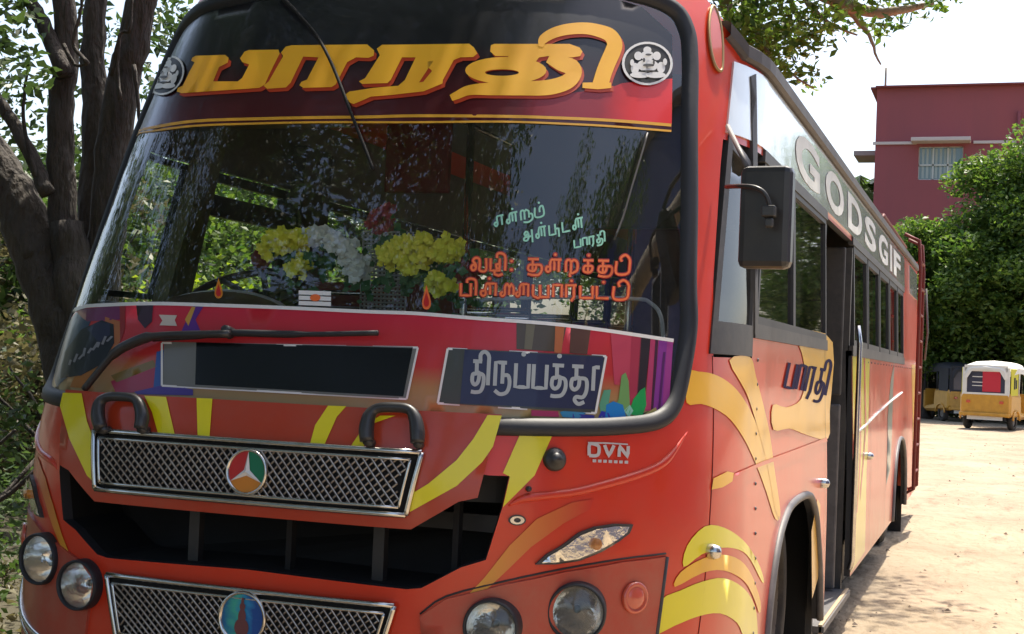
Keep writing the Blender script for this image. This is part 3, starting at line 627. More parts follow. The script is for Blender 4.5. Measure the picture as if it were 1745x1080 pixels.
# route windows in the print
def frame_px(pl, w, nm):
    ribbons(nm, [([pl[i], ((pl[i][0]+pl[(i+1) % 4][0])/2, (pl[i][1]+pl[(i+1) % 4][1])/2), pl[(i+1) % 4]], w) for i in range(4)], M['white'], lp, GO+.0055)
deco('route_window_backing', [(281, 583), (712, 592), (692, 680), (278, 657)], (.16, .165, .15), 8)
deco('route_display', [(336, 584), (704, 594), (688, 676), (334, 656)], (.004, .004, .004), 10, .25)
M['print_00_00_00'].node_tree.nodes['Principled BSDF'].inputs['Coat Weight'].default_value = 0
frame_px([(276, 584), (712, 592), (693, 680), (276, 657)], 3.5, 'route_window_frame')
deco('route_window_backing', [(763, 594), (1033, 607), (1015, 704), (746, 687)], (.05, .055, .045), 8)
deco('route_board', [(792, 597), (1028, 609), (1012, 698), (784, 688)], (.014, .018, .060), 10, .5)
ribbons('route_lettering', word(['thi', 'ru', 'pp', 'pa', 'it2', 'thuu', 'half_aa'], (803, 655), (1020, 666), 40, 6.5, 0, .25), M['boardtxt'], lp, GO+.0058)
frame_px([(763, 594), (1033, 607), (1015, 704), (746, 687)], 4, 'route_window_frame')
# ---- lettering on the clear glass
MI = M['mint']
ribbons('greeting_lettering', word(['e', 'in', 'rru', 'im'], (843, 386), (928, 366), 16, 3.2, .15), MI, ws, GO+.002)
ribbons('greeting_lettering', word(['a', 'in', 'pu', 'ta', 'in'], (893, 411), (996, 387), 17, 3.2, .15), MI, ws, GO+.002)
ribbons('greeting_lettering', word(['pa', 'aa', 'ra', 'thi'], (979, 422), (1033, 411), 13, 3, .15), MI, ws, GO+.002)
for m_, w_, o_ in ((M['txtred'], 7.0, .0022), (M['txtorange'], 3.7, .0042)):
    ribbons('via_lettering', word(['va', 'zhi', 'colon', 'sp', 'ku', 'in', 'rra', 'ik', 'ku', 'ti'], (803, 460), (1074, 466), 21, w_), m_, ws, GO+o_)
    ribbons('via_lettering', word(['pi', 'il', 'lai', 'ya', 'aa', 'rr', 'pa', 'it', 'ti'], (785, 503), (1072, 509), 21, w_), m_, ws, GO+o_)
def drop(cx, cy, w, h, m1, m2):
    pl = [(cx+w*math.sin(t)*(.5-.5*cos(t))*.9, cy-h*.5*cos(t)) for t in [2*pi*i/20 for i in range(20)]]
    sheet('flame_mark', [glass_px(pl)], m1, ws, GO+.002, 0, .03)
    sheet('flame_mark', [glass_px([(cx+(x-cx)*.6, cy+4+(y-cy)*.6) for x, y in pl])], m2, ws, GO+.003, 0, .03)
drop(727, 506, 13, 44, M['txtorange'], M['red_e']); drop(373, 491, 12, 36, M['orange_e'], M['red_e'])
for y in (499, 508, 517): ribbons('ash_mark', [([(509, y-1), (537, y), (564, y+1)], 7)], M['white'], ws, GO+.002)
sheet('ash_mark', [glass_px(ringloop(538, 508, 9, 6, 14))], M['txtorange'], ws, GO+.004, 0, .03)

# ---- wipers, thin lines on the glass
wp = pix([(146, 664), (165, 640), (198, 602), (232, 583), (262, 574), (320, 571), (393, 570)], .03)
stube([tuple(v) for v in catmull(wp, 4)], [.012]*8+[.017]*8+[.012]*9, .035).build('wiper_arm', M['blackplastic'], B)
wb = pix([(262, 577), (330, 573), (393, 568), (480, 570), (560, 570), (645, 568)], .01)
stube([tuple(v) for v in catmull(wb, 4)], [.011]*14+[.008]*7, .014).build('wiper_blade', M['rubber'], B)
MB().lathe([(0, .04), (.012, .04), (.017, .02), (.019, 0)], surf_frame(*pix([(393, 568)])[0]), 14).build('wiper_pivot', M['blackplastic'], B)
wc = pix([(470, -12), (503, 20), (540, 62), (570, 118), (600, 195), (622, 250), (638, 292)], .01)
stube([tuple(v) for v in catmull(wc, 4)], [.008]*5+[.0055]*20, .02).build('hanging_glass_line', M['cavity'], B)  # dark line down the glass, built as a tube
wc = pix([(1104, 226), (1094, 262), (1078, 315), (1062, 370), (1047, 408)], .01)
stube([tuple(v) for v in catmull(wc, 3)], .0035, .008).build('thin_glass_line', M['greypaint'], B)  # thin line near the right of the glass, built as a tube

# ---- body colours on the front (vinyl)
def vin(pl, m, off=.0025, name='vinyl_swoosh', parent=B, tr=0): return pxsheet(name, pl, m, parent, off, 0, .05, tr)
vin([(887, 738), (943, 738), (911, 810), (857, 864), (869, 812), (857, 806)], M['yellow'])
M['fade'] = grad_mat('amber_fade_vinyl', [(0, (.75, .36, .03)), (.35, (.68, .22, .03)), (.8, (.60, .10, .025)), (1, (.60, .03, .013))], 'X', .35)
fade = [(800, 1011), (830, 1004), (866, 970), (905, 932), (960, 892), (1005, 868), (1012, 850), (975, 856), (915, 884), (868, 930), (825, 985)]
vin(fade, M['fade'])
fs = [tuple(v) for v in pix(fade)]
M['fade2'] = grad_mat('amber_fade_vinyl_left', [(0, (.60, .03, .013)), (.2, (.60, .10, .025)), (.65, (.68, .22, .03)), (1, (.75, .36, .03))], 'X', .35)
sheet('vinyl_swoosh', [mirror(fs)], M['fade2'], B, .0025, 0, .05)

# ---- black opening with its struts
ob = MB(); q = np.array(dens(OPEN_L, .08)); P = S(q[:, 0], q[:, 1], -.02+0*q[:, 0]); Qb = P+np.array([0, .28, 0]); n = len(P)
ob.add(list(P)+list(Qb), [(i, (i+1) % n, n+(i+1) % n, n+i) for i in range(n)]+[tuple(range(n, 2*n))])
ob.build('intake_box', M['cavity'], B)
for px in (305, 626, 470, 760):
    a = pix([(px, 880 if px < 700 else 850)])[0]; b = pix([(px+2, 985 if px < 700 else 960)])[0]
    p = S(np.array([a[0]]), np.array([.9]), np.zeros(1))[0]
    MB().box((p[0], p[1]+.10, .74), (.035 if px in (305, 626) else .018, .03, .42)).build('intake_strut', M['blackplastic'] if px in (305, 626) else M['cavity'], B)
MB().box((.1, .24, .84), (1.3, .03, .05)).build('intake_rail', M['blackplastic'], B)

# ---- raised flap with yellow rays
FO = .045
fr = [tuple(v) for v in pix([(855, 706), (814, 848), (781, 855), (700, 902)], FO)]
flapR = [(0, fr[0][1]-.0), fr[0], fr[1], fr[2], fr[3], (0, fr[3][1])]
flap = sheet('engine_flap', [flapR+[(-a, b) for a, b in flapR[1:-1][::-1]]], M['flapred'], B, FO, .05, .05)
for pl in ([(107, 669), (139, 670), (148, 717), (172, 784), (172, 834), (148, 810), (118, 747), (102, 691)],
           [(246, 674), (283, 676), (300, 750), (272, 748), (259, 702)],
           [(335, 678), (362, 679), (356, 756), (337, 754)],
           [(559, 691), (590, 692), (574, 710), (548, 768), (525, 768), (537, 724)],
           [(648, 708), (674, 708), (637, 721), (617, 767), (593, 767), (622, 724)],
           [(831, 707), (855, 708), (840, 761), (822, 787), (778, 828), (697, 873), (699, 843), (730, 824), (778, 784), (807, 747)]):
    vin(pl, M['yellow'], FO+.002, 'yellow_ray', flap)
# handles
def handle(pl, nm):
    q = catmull(pix(pl, FO), 4); P = S(q[:, 0], q[:, 1], FO+.035+0*q[:, 0]); n = len(P)
    w = np.interp(np.linspace(0, 1, n), [0, .12, .25, .35, .65, .75, .88, 1], [.020, .022, .019, .0145, .0145, .019, .022, .020])
    P0 = S(q[:1, 0], q[:1, 1], np.array([FO-.01])); P1 = S(q[-1:, 0], q[-1:, 1], np.array([FO-.01]))
    mb = MB().tube(P, w, 10); mb.tube([P0[0], P[0]], .014, 8); mb.tube([P1[0], P[-1]], .014, 8); mb.build(nm, M['blackplastic'], flap)
handle([(186, 734), (181, 712), (184, 692), (196, 682), (218, 681), (240, 684), (250, 697), (254, 716), (251, 734)], 'flap_handle')
handle([(633, 755), (632, 735), (637, 713), (650, 701), (675, 699), (700, 702), (711, 716), (715, 738), (715, 758)], 'flap_handle')

# ---- grilles: frame, lattice, dark backing
def grille(quad, off, parent, nd, nm='grille'):
    q = np.array(quad)       # TL TR BR BL in (s, Z)
    g0 = sheet(nm, [[tuple(p) for p in q]], M['cavity'], parent, off+.004, 0, .05)
    def P(u, v, o=0.0):
        a = q[0]*(1-u)+q[1]*u; b = q[3]*(1-u)+q[2]*u; c = a*(1-v)+b*v; return S(np.array([c[0]]), np.array([c[1]]), np.array([off+o]))[0]
    fr = MB(); ring = []
    cs = [(0, 0), (1, 0), (1, 1), (0, 1)]
    for i in range(4):
        a, b = cs[i], cs[(i+1) % 4]; n = 14
        fr.tube([P(a[0]+(b[0]-a[0])*k/n, a[1]+(b[1]-a[1])*k/n, .012) for k in range(n+1)], .009, 6)
    iu, iv = .022, .12
    cs = [(iu, iv), (1-iu, iv), (1-iu, 1-iv), (iu, 1-iv)]
    for i in range(4):
        a, b = cs[i], cs[(i+1) % 4]; n = 14
        fr.tube([P(a[0]+(b[0]-a[0])*k/n, a[1]+(b[1]-a[1])*k/n, .016) for k in range(n+1)], .005, 6)
    fr.build('grille_frame', M['chrome'], g0)
    # flat dull band between the two frame tubes
    pm = MB(); L = q[1][0]-q[0][0]; H = abs(q[0][1]-q[3][1])*(1-2*iv); du = H/L*1.0
    la = MB(); pitch = 1/nd
    k = -int(du/pitch)-1
    while k*pitch < 1:
        for sgn in (1, -1):
            pts = []
            for t in np.linspace(0, 1, 7):
                u = k*pitch+du*t if sgn == 1 else k*pitch+du*(1-t)
                if iu < u < 1-iu: pts.append(P(u, iv+(1-2*iv)*t, .013+.0035*sgn))
            if len(pts) > 1: la.tube(pts, .0030, 5, False)
        k += 1
    la.build('grille_lattice', M['mesh'], g0); return g0, P
gq = [tuple(v) for v in pix([(720, 772), (693, 877)], FO)]
gT, PT = grille([(-gq[0][0], gq[0][1]), gq[0], gq[1], (-gq[1][0], gq[1][1])], FO, flap, 40)
gq = [tuple(v) for v in pix([(676, 1030), (640, 1100)])]
gB, PB = grille([(-gq[0][0], gq[0][1]), gq[0], (gq[0][0]-.05, gq[0][1]-.19), (-gq[0][0]+.05, gq[0][1]-.19)], .012, B, 36)
# badges
def badge(cx, cy, off, r, parent, deity=False):
    s, z = pix([(cx, cy)], off)[0]; F0 = surf_frame(s, z, off)
    bd = MB().lathe([(r, -.01), (r, .012), (r*.97, .018), (r*.90, .018), (r*.86, .010)], F0, 36).build('badge_ring', M['chrome'], parent)
    def sec(a0, a1, r0, r1, h): 
        n = 14; return [F0 @ Vector((r1*cos(a0+(a1-a0)*k/n), r1*sin(a0+(a1-a0)*k/n), h)) for k in range(n+1)]+[F0 @ Vector((r0*cos(a1+(a0-a1)*k/n), r0*sin(a1+(a0-a1)*k/n), h)) for k in range(n+1)]
    if not deity:
        for k, m_ in enumerate((M['green_e'], M['red_e'], M['orange_e'])):
            a = radians(-30+120*k); v = sec(a, a+radians(120), .001, r*.88, .010); pyd('badge_field', v, [tuple(range(len(v)))], m_, bd)
        st = MB()
        for k in range(3):
            a = radians(90+120*k); d = Vector((cos(a), sin(a), 0)); e = Vector((-sin(a), cos(a), 0)); c = Vector((0, 0, .02))
            w = r*.16; tip = d*r*.86+Vector((0, 0, .012))
            for sgn in (1, -1):
                b_ = (d*cos(radians(60))+e*sgn*sin(radians(60)))*w+Vector((0, 0, .012)); st.add([F0 @ c, F0 @ tip, F0 @ b_], [(0, 1, 2) if sgn < 0 else (0, 2, 1)])
        st.build('badge_star', M['white'], bd)
    else:
        M['picture'] = grad_mat('badge_picture_print', [(0, (.02, .03, .10)), (.3, (.02, .14, .32)), (.6, (.06, .40, .30)), (.8, (.03, .25, .5)), (1, (.02, .08, .30))], 'X', .25, .5)
        v = sec(0, 2*pi-.001, .001, r*.88, .010); pyd('badge_picture', v, [tuple(range(len(v)))], M['picture'], bd)
        f = MB()
        def blob(x, y, a, b, h): vs_ = [F0 @ Vector((x*r+a*r*cos(t), y*r+b*r*sin(t), h)) for t in [2*pi*k/16 for k in range(16)]]; f.add(vs_, [tuple(range(16))])
        blob(0, -.35, .30, .34, .0125); blob(0, .05, .16, .3, .0130); blob(0, .42, .12, .14, .0135); blob(0, .62, .06, .14, .0140)
        f.build('badge_figure', M['red_e'] if False else mat('badge_figure_brown', (.16, .05, .05), .4), bd)
badge(424, 804, FO+.012, .067, flap); badge(416, 1052, .022, .078, B, True)

# ---- headlights, indicators, small fittings (right traced, left mirrored)
def lamp(s, z, r, nm):
    F0 = surf_frame(s, z, 0)
    # lamps face almost straight ahead: tilt the frame towards -Y
    n = Vector((F0[0][2]*.3, F0[1][2], F0[2][2]*.3)).normalized(); t = n.cross(Vector((0, 0, 1))).normalized()*-1; up = t.cross(n).normalized()*-1
    up = Vector((0, 0, 1)) - n*n.z; up.normalize(); t = up.cross(n).normalized(); p = F0.translation + n*.022
    F1 = Matrix(((t.x, up.x, n.x, p.x), (t.y, up.y, n.y, p.y), (t.z, up.z, n.z, p.z), (0, 0, 0, 1)))
    e = MB().lathe([(r*1.14, -.09), (r*1.14, .014), (r*1.11, .024), (r*1.05, .028), (r, .018), (r*.99, -.005)], F1, 36).build(nm, M['rubber'], B)
    MB().lathe([(r*1.0, .012), (r*.93, -.012), (r*.8, -.035), (r*.6, -.058), (r*.35, -.072), (r*.14, -.078), (.001, -.078)], F1, 36).build('lamp_reflector', M['bulb'], e)
    MB().lathe([(.001, -.034), (r*.15, -.038), (r*.17, -.05), (r*.12, -.08)], F1, 16).build('bulb_cap', M['black'], e)
    MB().lathe([(r*1.0, .016), (r*.8, .026), (r*.5, .034), (.001, .038)], F1, 36).build('lamp_lens', M['lens'], e)
hs = pix([(983, 1040), (841, 1066)])
podR = [tuple(v) for v in pix([(716, 1050), (760, 1020), (860, 995), (960, 974), (1060, 957), (1133, 948), (1125, 1010), (1116, 1078)])]
podR += [(podR[-1][0]-.02, podR[-1][1]-.22), (podR[0][0]+.05, podR[0][1]-.35)]
for sg in (1, -1):
    pr = podR if sg == 1 else mirror(podR)
    pod = sheet('headlight_pod', [pr]+(LHOLES[:2] if sg == 1 else LHOLES[2:]), M['pod'], B, .010, .012, .05)
    e0 = MB(); 
    stube([(sg*a, b) for a, b in [podR[5], podR[6], podR[7], podR[8]]], .007, .008).build('pod_edge', M['greypaint'] if sg == 1 else M['greypaint'], pod)
    for L_ in (LAMPS[:2] if sg == 1 else LAMPS[2:]): lamp(*L_, 'headlight')
    rs = pix([(1077, 1017)])[0]; F0 = surf_frame(sg*rs[0], rs[1], .012)
    MB().lathe([(.046, 0), (.046, .008), (.036, .012), (.034, .006), (.030, .010), (.018, .015), (.001, .016)], F0, 24).build('round_reflector', M['reflector'], B)
    il = [tuple(v) for v in pix([(911, 961), (930, 944), (956, 929), (985, 907), (1012, 897), (1045, 892), (1076, 893), (1070, 908), (1052, 922), (1022, 940), (985, 955), (945, 961)])]
    il2 = [tuple(v) for v in pix([(921, 958), (935, 945), (958, 932), (987, 911), (1013, 901), (1045, 896), (1068, 897), (1064, 907), (1048, 919), (1019, 936), (983, 951), (945, 957)])]
    if sg == -1: il = mirror(il); il2 = mirror(il2)
    bz = sheet('indicator_lamp', [il], M['greypaint'], B, .010, .012, .03)
    c = np.mean(il2, 0)
    sheet('indicator_reflector', [il2], M['bulb'], bz, .0125, 0, .02)
    MB().lathe([(.016, 0), (.016, .012), (.010, .020), (.001, .022)], surf_frame(c[0]+.02*sg, c[1], .012), 14).build('indicator_bulb', M['orange_e'], bz)
    w0 = .02
    sheet('indicator_lens', [il2], M['lens'], bz, .02, 0, .02, offfn=lambda s_, z_: .020+.018*np.exp(-(((s_-c[0])/.10)**2+((z_-c[1])/.03)**2)))
M['platesilver'] = mat('silver_plate_lettering', (.62, .58, .55), .4, .2)
# lock knob, little oval badge, maker's plate
F0 = surf_frame(*pix([(944, 783)])[0], 0)
MB().lathe([(.033, -.005), (.034, .010), (.028, .018), (.018, .020), (.016, .028), (.001, .030)], F0, 22).build('flap_lock', M['blackplastic'], B)
sheet('oval_badge', [[tuple(v) for v in pix(ringloop(881, 886, 15, 9, 18))]], M['greypaint'], B, .004, .004, .03)
sheet('oval_badge', [[tuple(v) for v in pix(ringloop(881, 886, 12, 7, 18))], [tuple(v) for v in pix(ringloop(881, 886, 6, 4, 14))]], M['chrome'], B, .006, 0, .03)
ribbons('maker_lettering', word(['D', 'V', 'N'], (1004, 776), (1073, 779), 19, 5.6, 0, .3), M['platesilver'], B, .006)
ribbons('maker_lettering', [([(1010+k*9, 785+k*.4), (1013+k*9, 785.1+k*.4), (1016+k*9, 785.2+k*.4)], 5) for k in range(7)]+[([(1002, 754), (1036, 755), (1070, 757)], 2.5)], M['platesilver'], B, .005)
MB().lathe([(.008, 0), (.008, .012), (.001, .014)], surf_frame(*pix([(900, 833)])[0]), 10).build('washer_nozzle', M['blackplastic'], B)
# pressed crease running from the intake to the corner
for sg in (1, -1):
    cr_ = [(sg*a, b) for a, b in pix(catmull([(866, 862), (890, 850), (933, 844), (970, 840), (1007, 832), (1081, 811), (1126, 792), (1150, 768), (1172, 735)], 4))]
    stube(cr_, np.interp(np.linspace(0, 1, len(cr_)), [0, .15, .8, 1], [.004, .013, .013, .004]), -.004, 10).build('pressed_crease', M['red'], B)
# bumper chrome strip low on the left (mirrored right)
for sg in (1, -1):
    q = [(sg*a, b) for a, b in [(1.30, .50), (1.15, .445), (1.0, .405), (.85, .385), (.7, .37), (.55, .36)]]
    stube(catmull(q, 4), .010, .012).build('bumper_strip', M['chrome'], B)
    stube(catmull([(a, b-.03) for a, b in q], 4), .006, .012).build('bumper_strip', M['chrome'], B)
# oval clearance lamp frames high at the corners
for sg in (1, -1):
    cs = pix(catmull([(1212, 12), (1206, 40), (1208, 80), (1216, 112), (1226, 122), (1229, 105), (1228, 60), (1221, 25)], 3, True))
    cs = [(sg*a, b) for a, b in cs]; cs.append(cs[0])
    stube(cs, .006, .006).build('corner_lamp_rim', mat('corner_lamp_brass', (.42, .27, .12), .4, .6), B)
    pl = cs[:-1] if sg == 1 else cs[:-1][::-1]
    sheet('corner_lamp', [pl], M['reflector'], B, .008, 0, .04)

# ---- side vinyl (right side)
def sv(pl, m, k=0):
    if len(pl) > 9: pl = [tuple(p) for p in catmull(pl, 3, True)]
    return vin(pl, m, .0022+.0006*k)
sv([(1172, 634), (1190, 633), (1215, 637), (1240, 650), (1262, 672), (1283, 708), (1300, 755), (1316, 820), (1330, 876), (1321, 884), (1306, 838), (1288, 790), (1268, 748), (1245, 715), (1220, 697), (1195, 688), (1170, 686)], M['amber'], 0)
sv([(1243, 614), (1278, 608), (1288, 640), (1301, 690), (1312, 740), (1320, 800), (1330, 872), (1322, 872), (1309, 800), (1293, 735), (1272, 670)], M['amber'], 1)
M['sideyellow'] = M['amber']
sv([(1352, 566), (1372, 562), (1419, 583), (1414, 700), (1411, 747), (1375, 741), (1345, 730), (1318, 732), (1317, 690), (1340, 694), (1365, 680), (1372, 640), (1366, 600)], M['amber'], 2)
sv([(1213, 834), (1216, 815), (1240, 803), (1251, 806), (1248, 820), (1232, 830)], M['amber'], 3)
sv([(1250, 808), (1300, 786), (1360, 764), (1409, 745), (1410, 752), (1360, 771), (1300, 793), (1250, 814)], M['red'], 4)
sv([(1171, 930), (1201, 897), (1234, 899), (1267, 921), (1290, 954), (1301, 984), (1299, 992), (1278, 952), (1260, 937), (1230, 933), (1195, 945), (1165, 966)], M['yellow'], 0)
sv([(1160, 975), (1197, 952), (1232, 945), (1262, 955), (1282, 982), (1296, 1025), (1294, 1045), (1285, 1020), (1268, 990), (1234, 972), (1197, 976), (1150, 1000)], M['amber'], 1)
sv([(1126, 1024), (1160, 1006), (1197, 991), (1234, 985), (1267, 1002), (1286, 1032), (1291, 1073), (1288, 1095), (1268, 1085), (1256, 1061), (1227, 1045), (1190, 1050), (1150, 1066), (1115, 1079)], M['yellow'], 0)
sv([(1383, 905), (1393, 850), (1398, 860), (1394, 985), (1384, 1020)], M['amber'], 0)
ribbons('side_lettering', word(['pa', 'aa', 'ra', 'thi'], (1337, 659), (1409, 674), 42, 5, 0, .25), M['navy'], B, .005)
# behind the door
def sz(pl, m, k=0): return sheet('vinyl_panel', [pl], m, B, .0022+.0006*k, 0, .1)
sz([(5.46, 1.44), (6.6, 1.44), (6.5, 1.1), (6.3, .7), (6.35, .2), (5.46, .18)], M['yellow'])
sz([(5.9, 1.44), (6.0, 1.44), (5.95, .9), (5.75, .5), (5.7, .5), (5.85, .9)], M['red'], 1)
sz([(6.15, 1.44), (6.25, 1.44), (6.3, 1.0), (5.9, .55), (5.88, .62), (6.2, 1.0)], M['red'], 2)
sz([(8.0, .5), (8.1, 1.0), (8.5, 1.3), (8.9, 1.44), (8.6, 1.0), (8.4, .6)], mat('grey_panel_print', (.30, .32, .27), .4, coat=.6))
sz([(11.3, 1.44), (11.9, 1.44), (11.9, .3), (11.4, .3)], M['amber'])
stube([(5.5, .97), (6.2, 1.0), (7.2, 1.06), (8.4, 1.12), (9.8, 1.18)], .008, .004).build('side_strip', M['white'], B)
# arch trims
for A_, nm in ((ARCH, 'wheel_arch_trim'), (ARCHR, 'wheel_arch_trim')):
    stube(catmull(A_, 5), .017, .004).build(nm, M['guttergrey'], B)
# seam between the moulded front and the side skin, lower lip seam of the front
M['seam'] = mat('dark_red_seam', (.14, .012, .008), .7)
seam = pix([(1214, 606), (1216, 700), (1214, 800), (1208, 905), (1200, 1000), (1190, 1080)])
stube([tuple(v) for v in catmull(seam, 3)], .0020, .0, 6).build('panel_seam', M['seam'], B)
stube([(-a, b) for a, b in catmull(seam, 3)], .0020, .0, 6).build('panel_seam', M['seam'], B)
sm2 = pix([(716, 1046), (760, 1016), (860, 990), (960, 969), (1060, 952), (1134, 943)])
stube([tuple(v) for v in catmull(sm2, 3)], .003, .001, 6).build('panel_seam', M['rubber'], B)
for k in range(14):
    MB().lathe([(.007, 0), (.006, .004), (.001, .006)], surf_frame(*[float(q) for q in (2.05+.0*k, .25+.085*k)]), 8).build('rivet', M['guttergrey'], B)
for k in range(24):
    MB().lathe([(.007, 0), (.006, .004), (.001, .006)], surf_frame(5.7+.26*k, 1.40), 8).build('rivet', M['guttergrey'], B)
# little chrome side lamps
for p in ((1208, 939), (1399, 823), (1478, 777)):
    MB().lathe([(.024, 0), (.024, .02), (.018, .035), (.001, .042)], surf_frame(*pix([p])[0]), 14).build('side_marker_lamp', M['chrome'], B)
# rivet line / panel joints of the side skin
for s_ in (2.05, 4.08, 6.6, 7.9, 10.5):
    sheet('panel_joint', [[(s_, .18), (s_+.008, .18), (s_+.008, 1.44), (s_, 1.44)]], M['greypaint'], B, .0042, 0, .1) if s_ > 4.05 else None
sheet('skirt_moulding', [[(2.0, .16), (2.28, .16), (2.28, .19), (2.0, .19)]], M['guttergrey'], B, .008, .01, .1)

# ---- upper glass band with white lettering
band = sheet('upper_band', [[(1.45, 2.115), (10.15, 2.115), (10.15, 2.385), (1.45, 2.385)]], M['band'], B, .008, .008, .1)
sheet('upper_band', [[(10.95, 2.115), (12.2, 2.115), (12.2, 2.385), (10.95, 2.385)]], M['band'], B, .008, .008, .1)
def font_letters(txt, w, z0, h, m):
    for ch, sc in txt:
        cu = bpy.data.curves.new('t', 'FONT'); cu.body = ch; cu.resolution_u = 4; cu.offset = .035; o = bpy.data.objects.new('t', cu); COL.objects.link(o)
        me = bpy.data.meshes.new_from_object(o.evaluated_get(bpy.context.evaluated_depsgraph_get())); bpy.data.objects.remove(o)
        v = np.array([x.co[:2] for x in me.vertices]); lo_, hi_ = v.min(0), v.max(0)
        wk = w*(.25 if ch == "I" else 1)
        q = (v-lo_)/(hi_-lo_)*(wk, h if ch != "'" else h*.4)+(sc-wk/2, z0 if ch != "'" else z0+h*.6)
        P = S(q[:, 0], q[:, 1], .0105+0*q[:, 0]); pyd('band_letter', P, [tuple(p.vertices) for p in me.polygons], m, band)
font_letters([('G', 3.42), ('O', 4.50), ('D', 5.56), ('S', 6.60), ('G', 7.68), ('I', 8.45), ('F', 9.15)], .84, 2.14, .205, M['bandwhite'])
M['gutterdark'] = mat('gutter_dark_grey', (.06, .055, .055), .6, noise=(9, (.11, .10, .10), .5))
# gutter rail
q = [(1.36, 2.50), (1.5, 2.435), (1.9, 2.42), (3, 2.42), (6, 2.42), (9, 2.43), (12.2, 2.45)]
gu = MB(); q = np.array(dens_open(q)); P = S(q[:, 0], q[:, 1]); V = []; F = []
pr_ = [(-.02, -.030), (.02, -.030), (.032, -.02), (.032, .022), (.02, .03), (-.02, .03)]
for sgx in (1, -1):
    for i, p in enumerate(P):
        for (a, h) in pr_: V.append(((p[0]+a)*sgx, p[1], p[2]+h))
    b0 = 0 if sgx == 1 else len(P)*6
    for i in range(len(P)-1):
        for j in range(6): F.append((b0+i*6+j, b0+i*6+(j+1) % 6, b0+(i+1)*6+(j+1) % 6, b0+(i+1)*6+j))
pyd('roof_gutter', V, F, M['gutterdark'], B)

# ---- side windows, right
def bar(nm, a, b, w, off=.006, th=.03, m=None):
    """flat bar between two (s, Z) points"""
    d = np.array(b)-np.array(a); d = d/np.linalg.norm(d)*w/2; n = (-d[1], d[0])
    return sheet(nm, [[(a[0]+n[0], a[1]+n[1]), (b[0]+n[0], b[1]+n[1]), (b[0]-n[0], b[1]-n[1]), (a[0]-n[0], a[1]-n[1])]], m or M['greypaint'], B, off, th, .1)
def win(s0, s1, z0, z1, g=None, frame=.035, m=None, sg=1, cur=None):
    L = [(sg*s0, z0), (sg*s1, z0), (sg*s1, z1), (sg*s0, z1)]; I = [(sg*(s0+frame), z0+frame*.8), (sg*(s1-frame), z0+frame*.8), (sg*(s1-frame), z1-frame*.8), (sg*(s0+frame), z1-frame*.8)]
    f = sheet('side_window', [L, I], m or M['rubber'], B, .004, .03, .1)
    sheet('pane', [I], g or M['sideglass'], f, -.008, 0, .2)
    if cur:
        c = MB(); n = 24
        for k in range(n):
            a = s0+frame+(s1-s0-2*frame)*k/n*cur[1]; b = s0+frame+(s1-s0-2*frame)*(k+1)/n*cur[1]
            P = S(np.array([sg*a, sg*b, sg*b, sg*a]), np.array([z0, z0, z1, z1]), np.array([-.05+.012*(k % 2), -.05+.012*((k+1) % 2)]*1+[-.05+.012*((k+1) % 2), -.05+.012*(k % 2)]))
            c.add(P, [(0, 1, 2, 3)])
        c.build('curtain', cur[0], f)
    return f
# first narrow cab window: slanted, lower than the others
f1 = sheet('cab_quarter_window', [[(1.47, 1.365), (1.90, 1.365), (1.88, 1.7), (1.72, 2.03), (1.47, 2.11)], [(1.505, 1.47), (1.86, 1.47), (1.84, 1.7), (1.69, 2.0), (1.505, 2.06)]], M['greypaint'], B, .006, .03, .1)
sheet('pane', [[(1.505, 1.47), (1.86, 1.47), (1.84, 1.7), (1.69, 2.0), (1.505, 2.06)]], M['darkglass'], f1, -.005, 0, .1)
bar('window_divider', (1.62, 2.36), (1.93, 1.45), .06, .012, .04)
bar('window_sill', (1.93, 1.455), (4.17, 1.455), .05, .008, .03)
win(1.98, 3.02, 1.48, 2.075, M['sideglass']); win(3.02, 4.15, 1.48, 2.075, M['sideglass'], cur=(M['greencloth'], .45))
bar('window_sill', (5.44, 1.455), (10.12, 1.455), .06, .008, .03)
bar('window_head', (5.44, 2.092), (10.12, 2.092), .045, .010, .03)
bar('window_head', (1.93, 2.092), (4.17, 2.092), .045, .010, .03)
edges = [5.50, 6.45, 7.40, 8.35, 9.25, 10.08]
for k in range(5): win(edges[k]+.03, edges[k+1]-.03, 1.48, 2.07, M['sideglass'], .05, cur=(M['curtain'] if k in (3,) else M['greencloth'], (.5, .35, .6, .9, .4)[k]))
# left side windows (seen through the windscreen)
bar('window_sill', (-10.1, 1.45), (-1.46, 1.45), .06, .0, .04)
le = [1.46, 2.02, 3.15, 4.4, 5.6, 6.8, 8.0, 9.0, 10.08]
for k in range(8): win(le[k]+.02, le[k+1]-.02, 1.48 if k else 1.5, 2.08, M['lens'], .05 if k else .03, M['black'], -1)
bar('driver_window_rail', (-2.0, 1.93), (-3.15, 1.93), .09, -.03, .04, M['black'])
sheet('cab_pillar', [[(-3.1, 1.2), (-3.1, 2.3), (-3.38, 2.3), (-3.38, 1.2)]], M['black'], B, -.05, .07, .1)
sheet('cab_pillar', [[(-1.93, 1.2), (-1.93, 2.3), (-2.12, 2.3), (-2.12, 1.2)]], mat('cab_pillar_olive', (.10, .10, .045), .6), B, -.05, .07, .1)

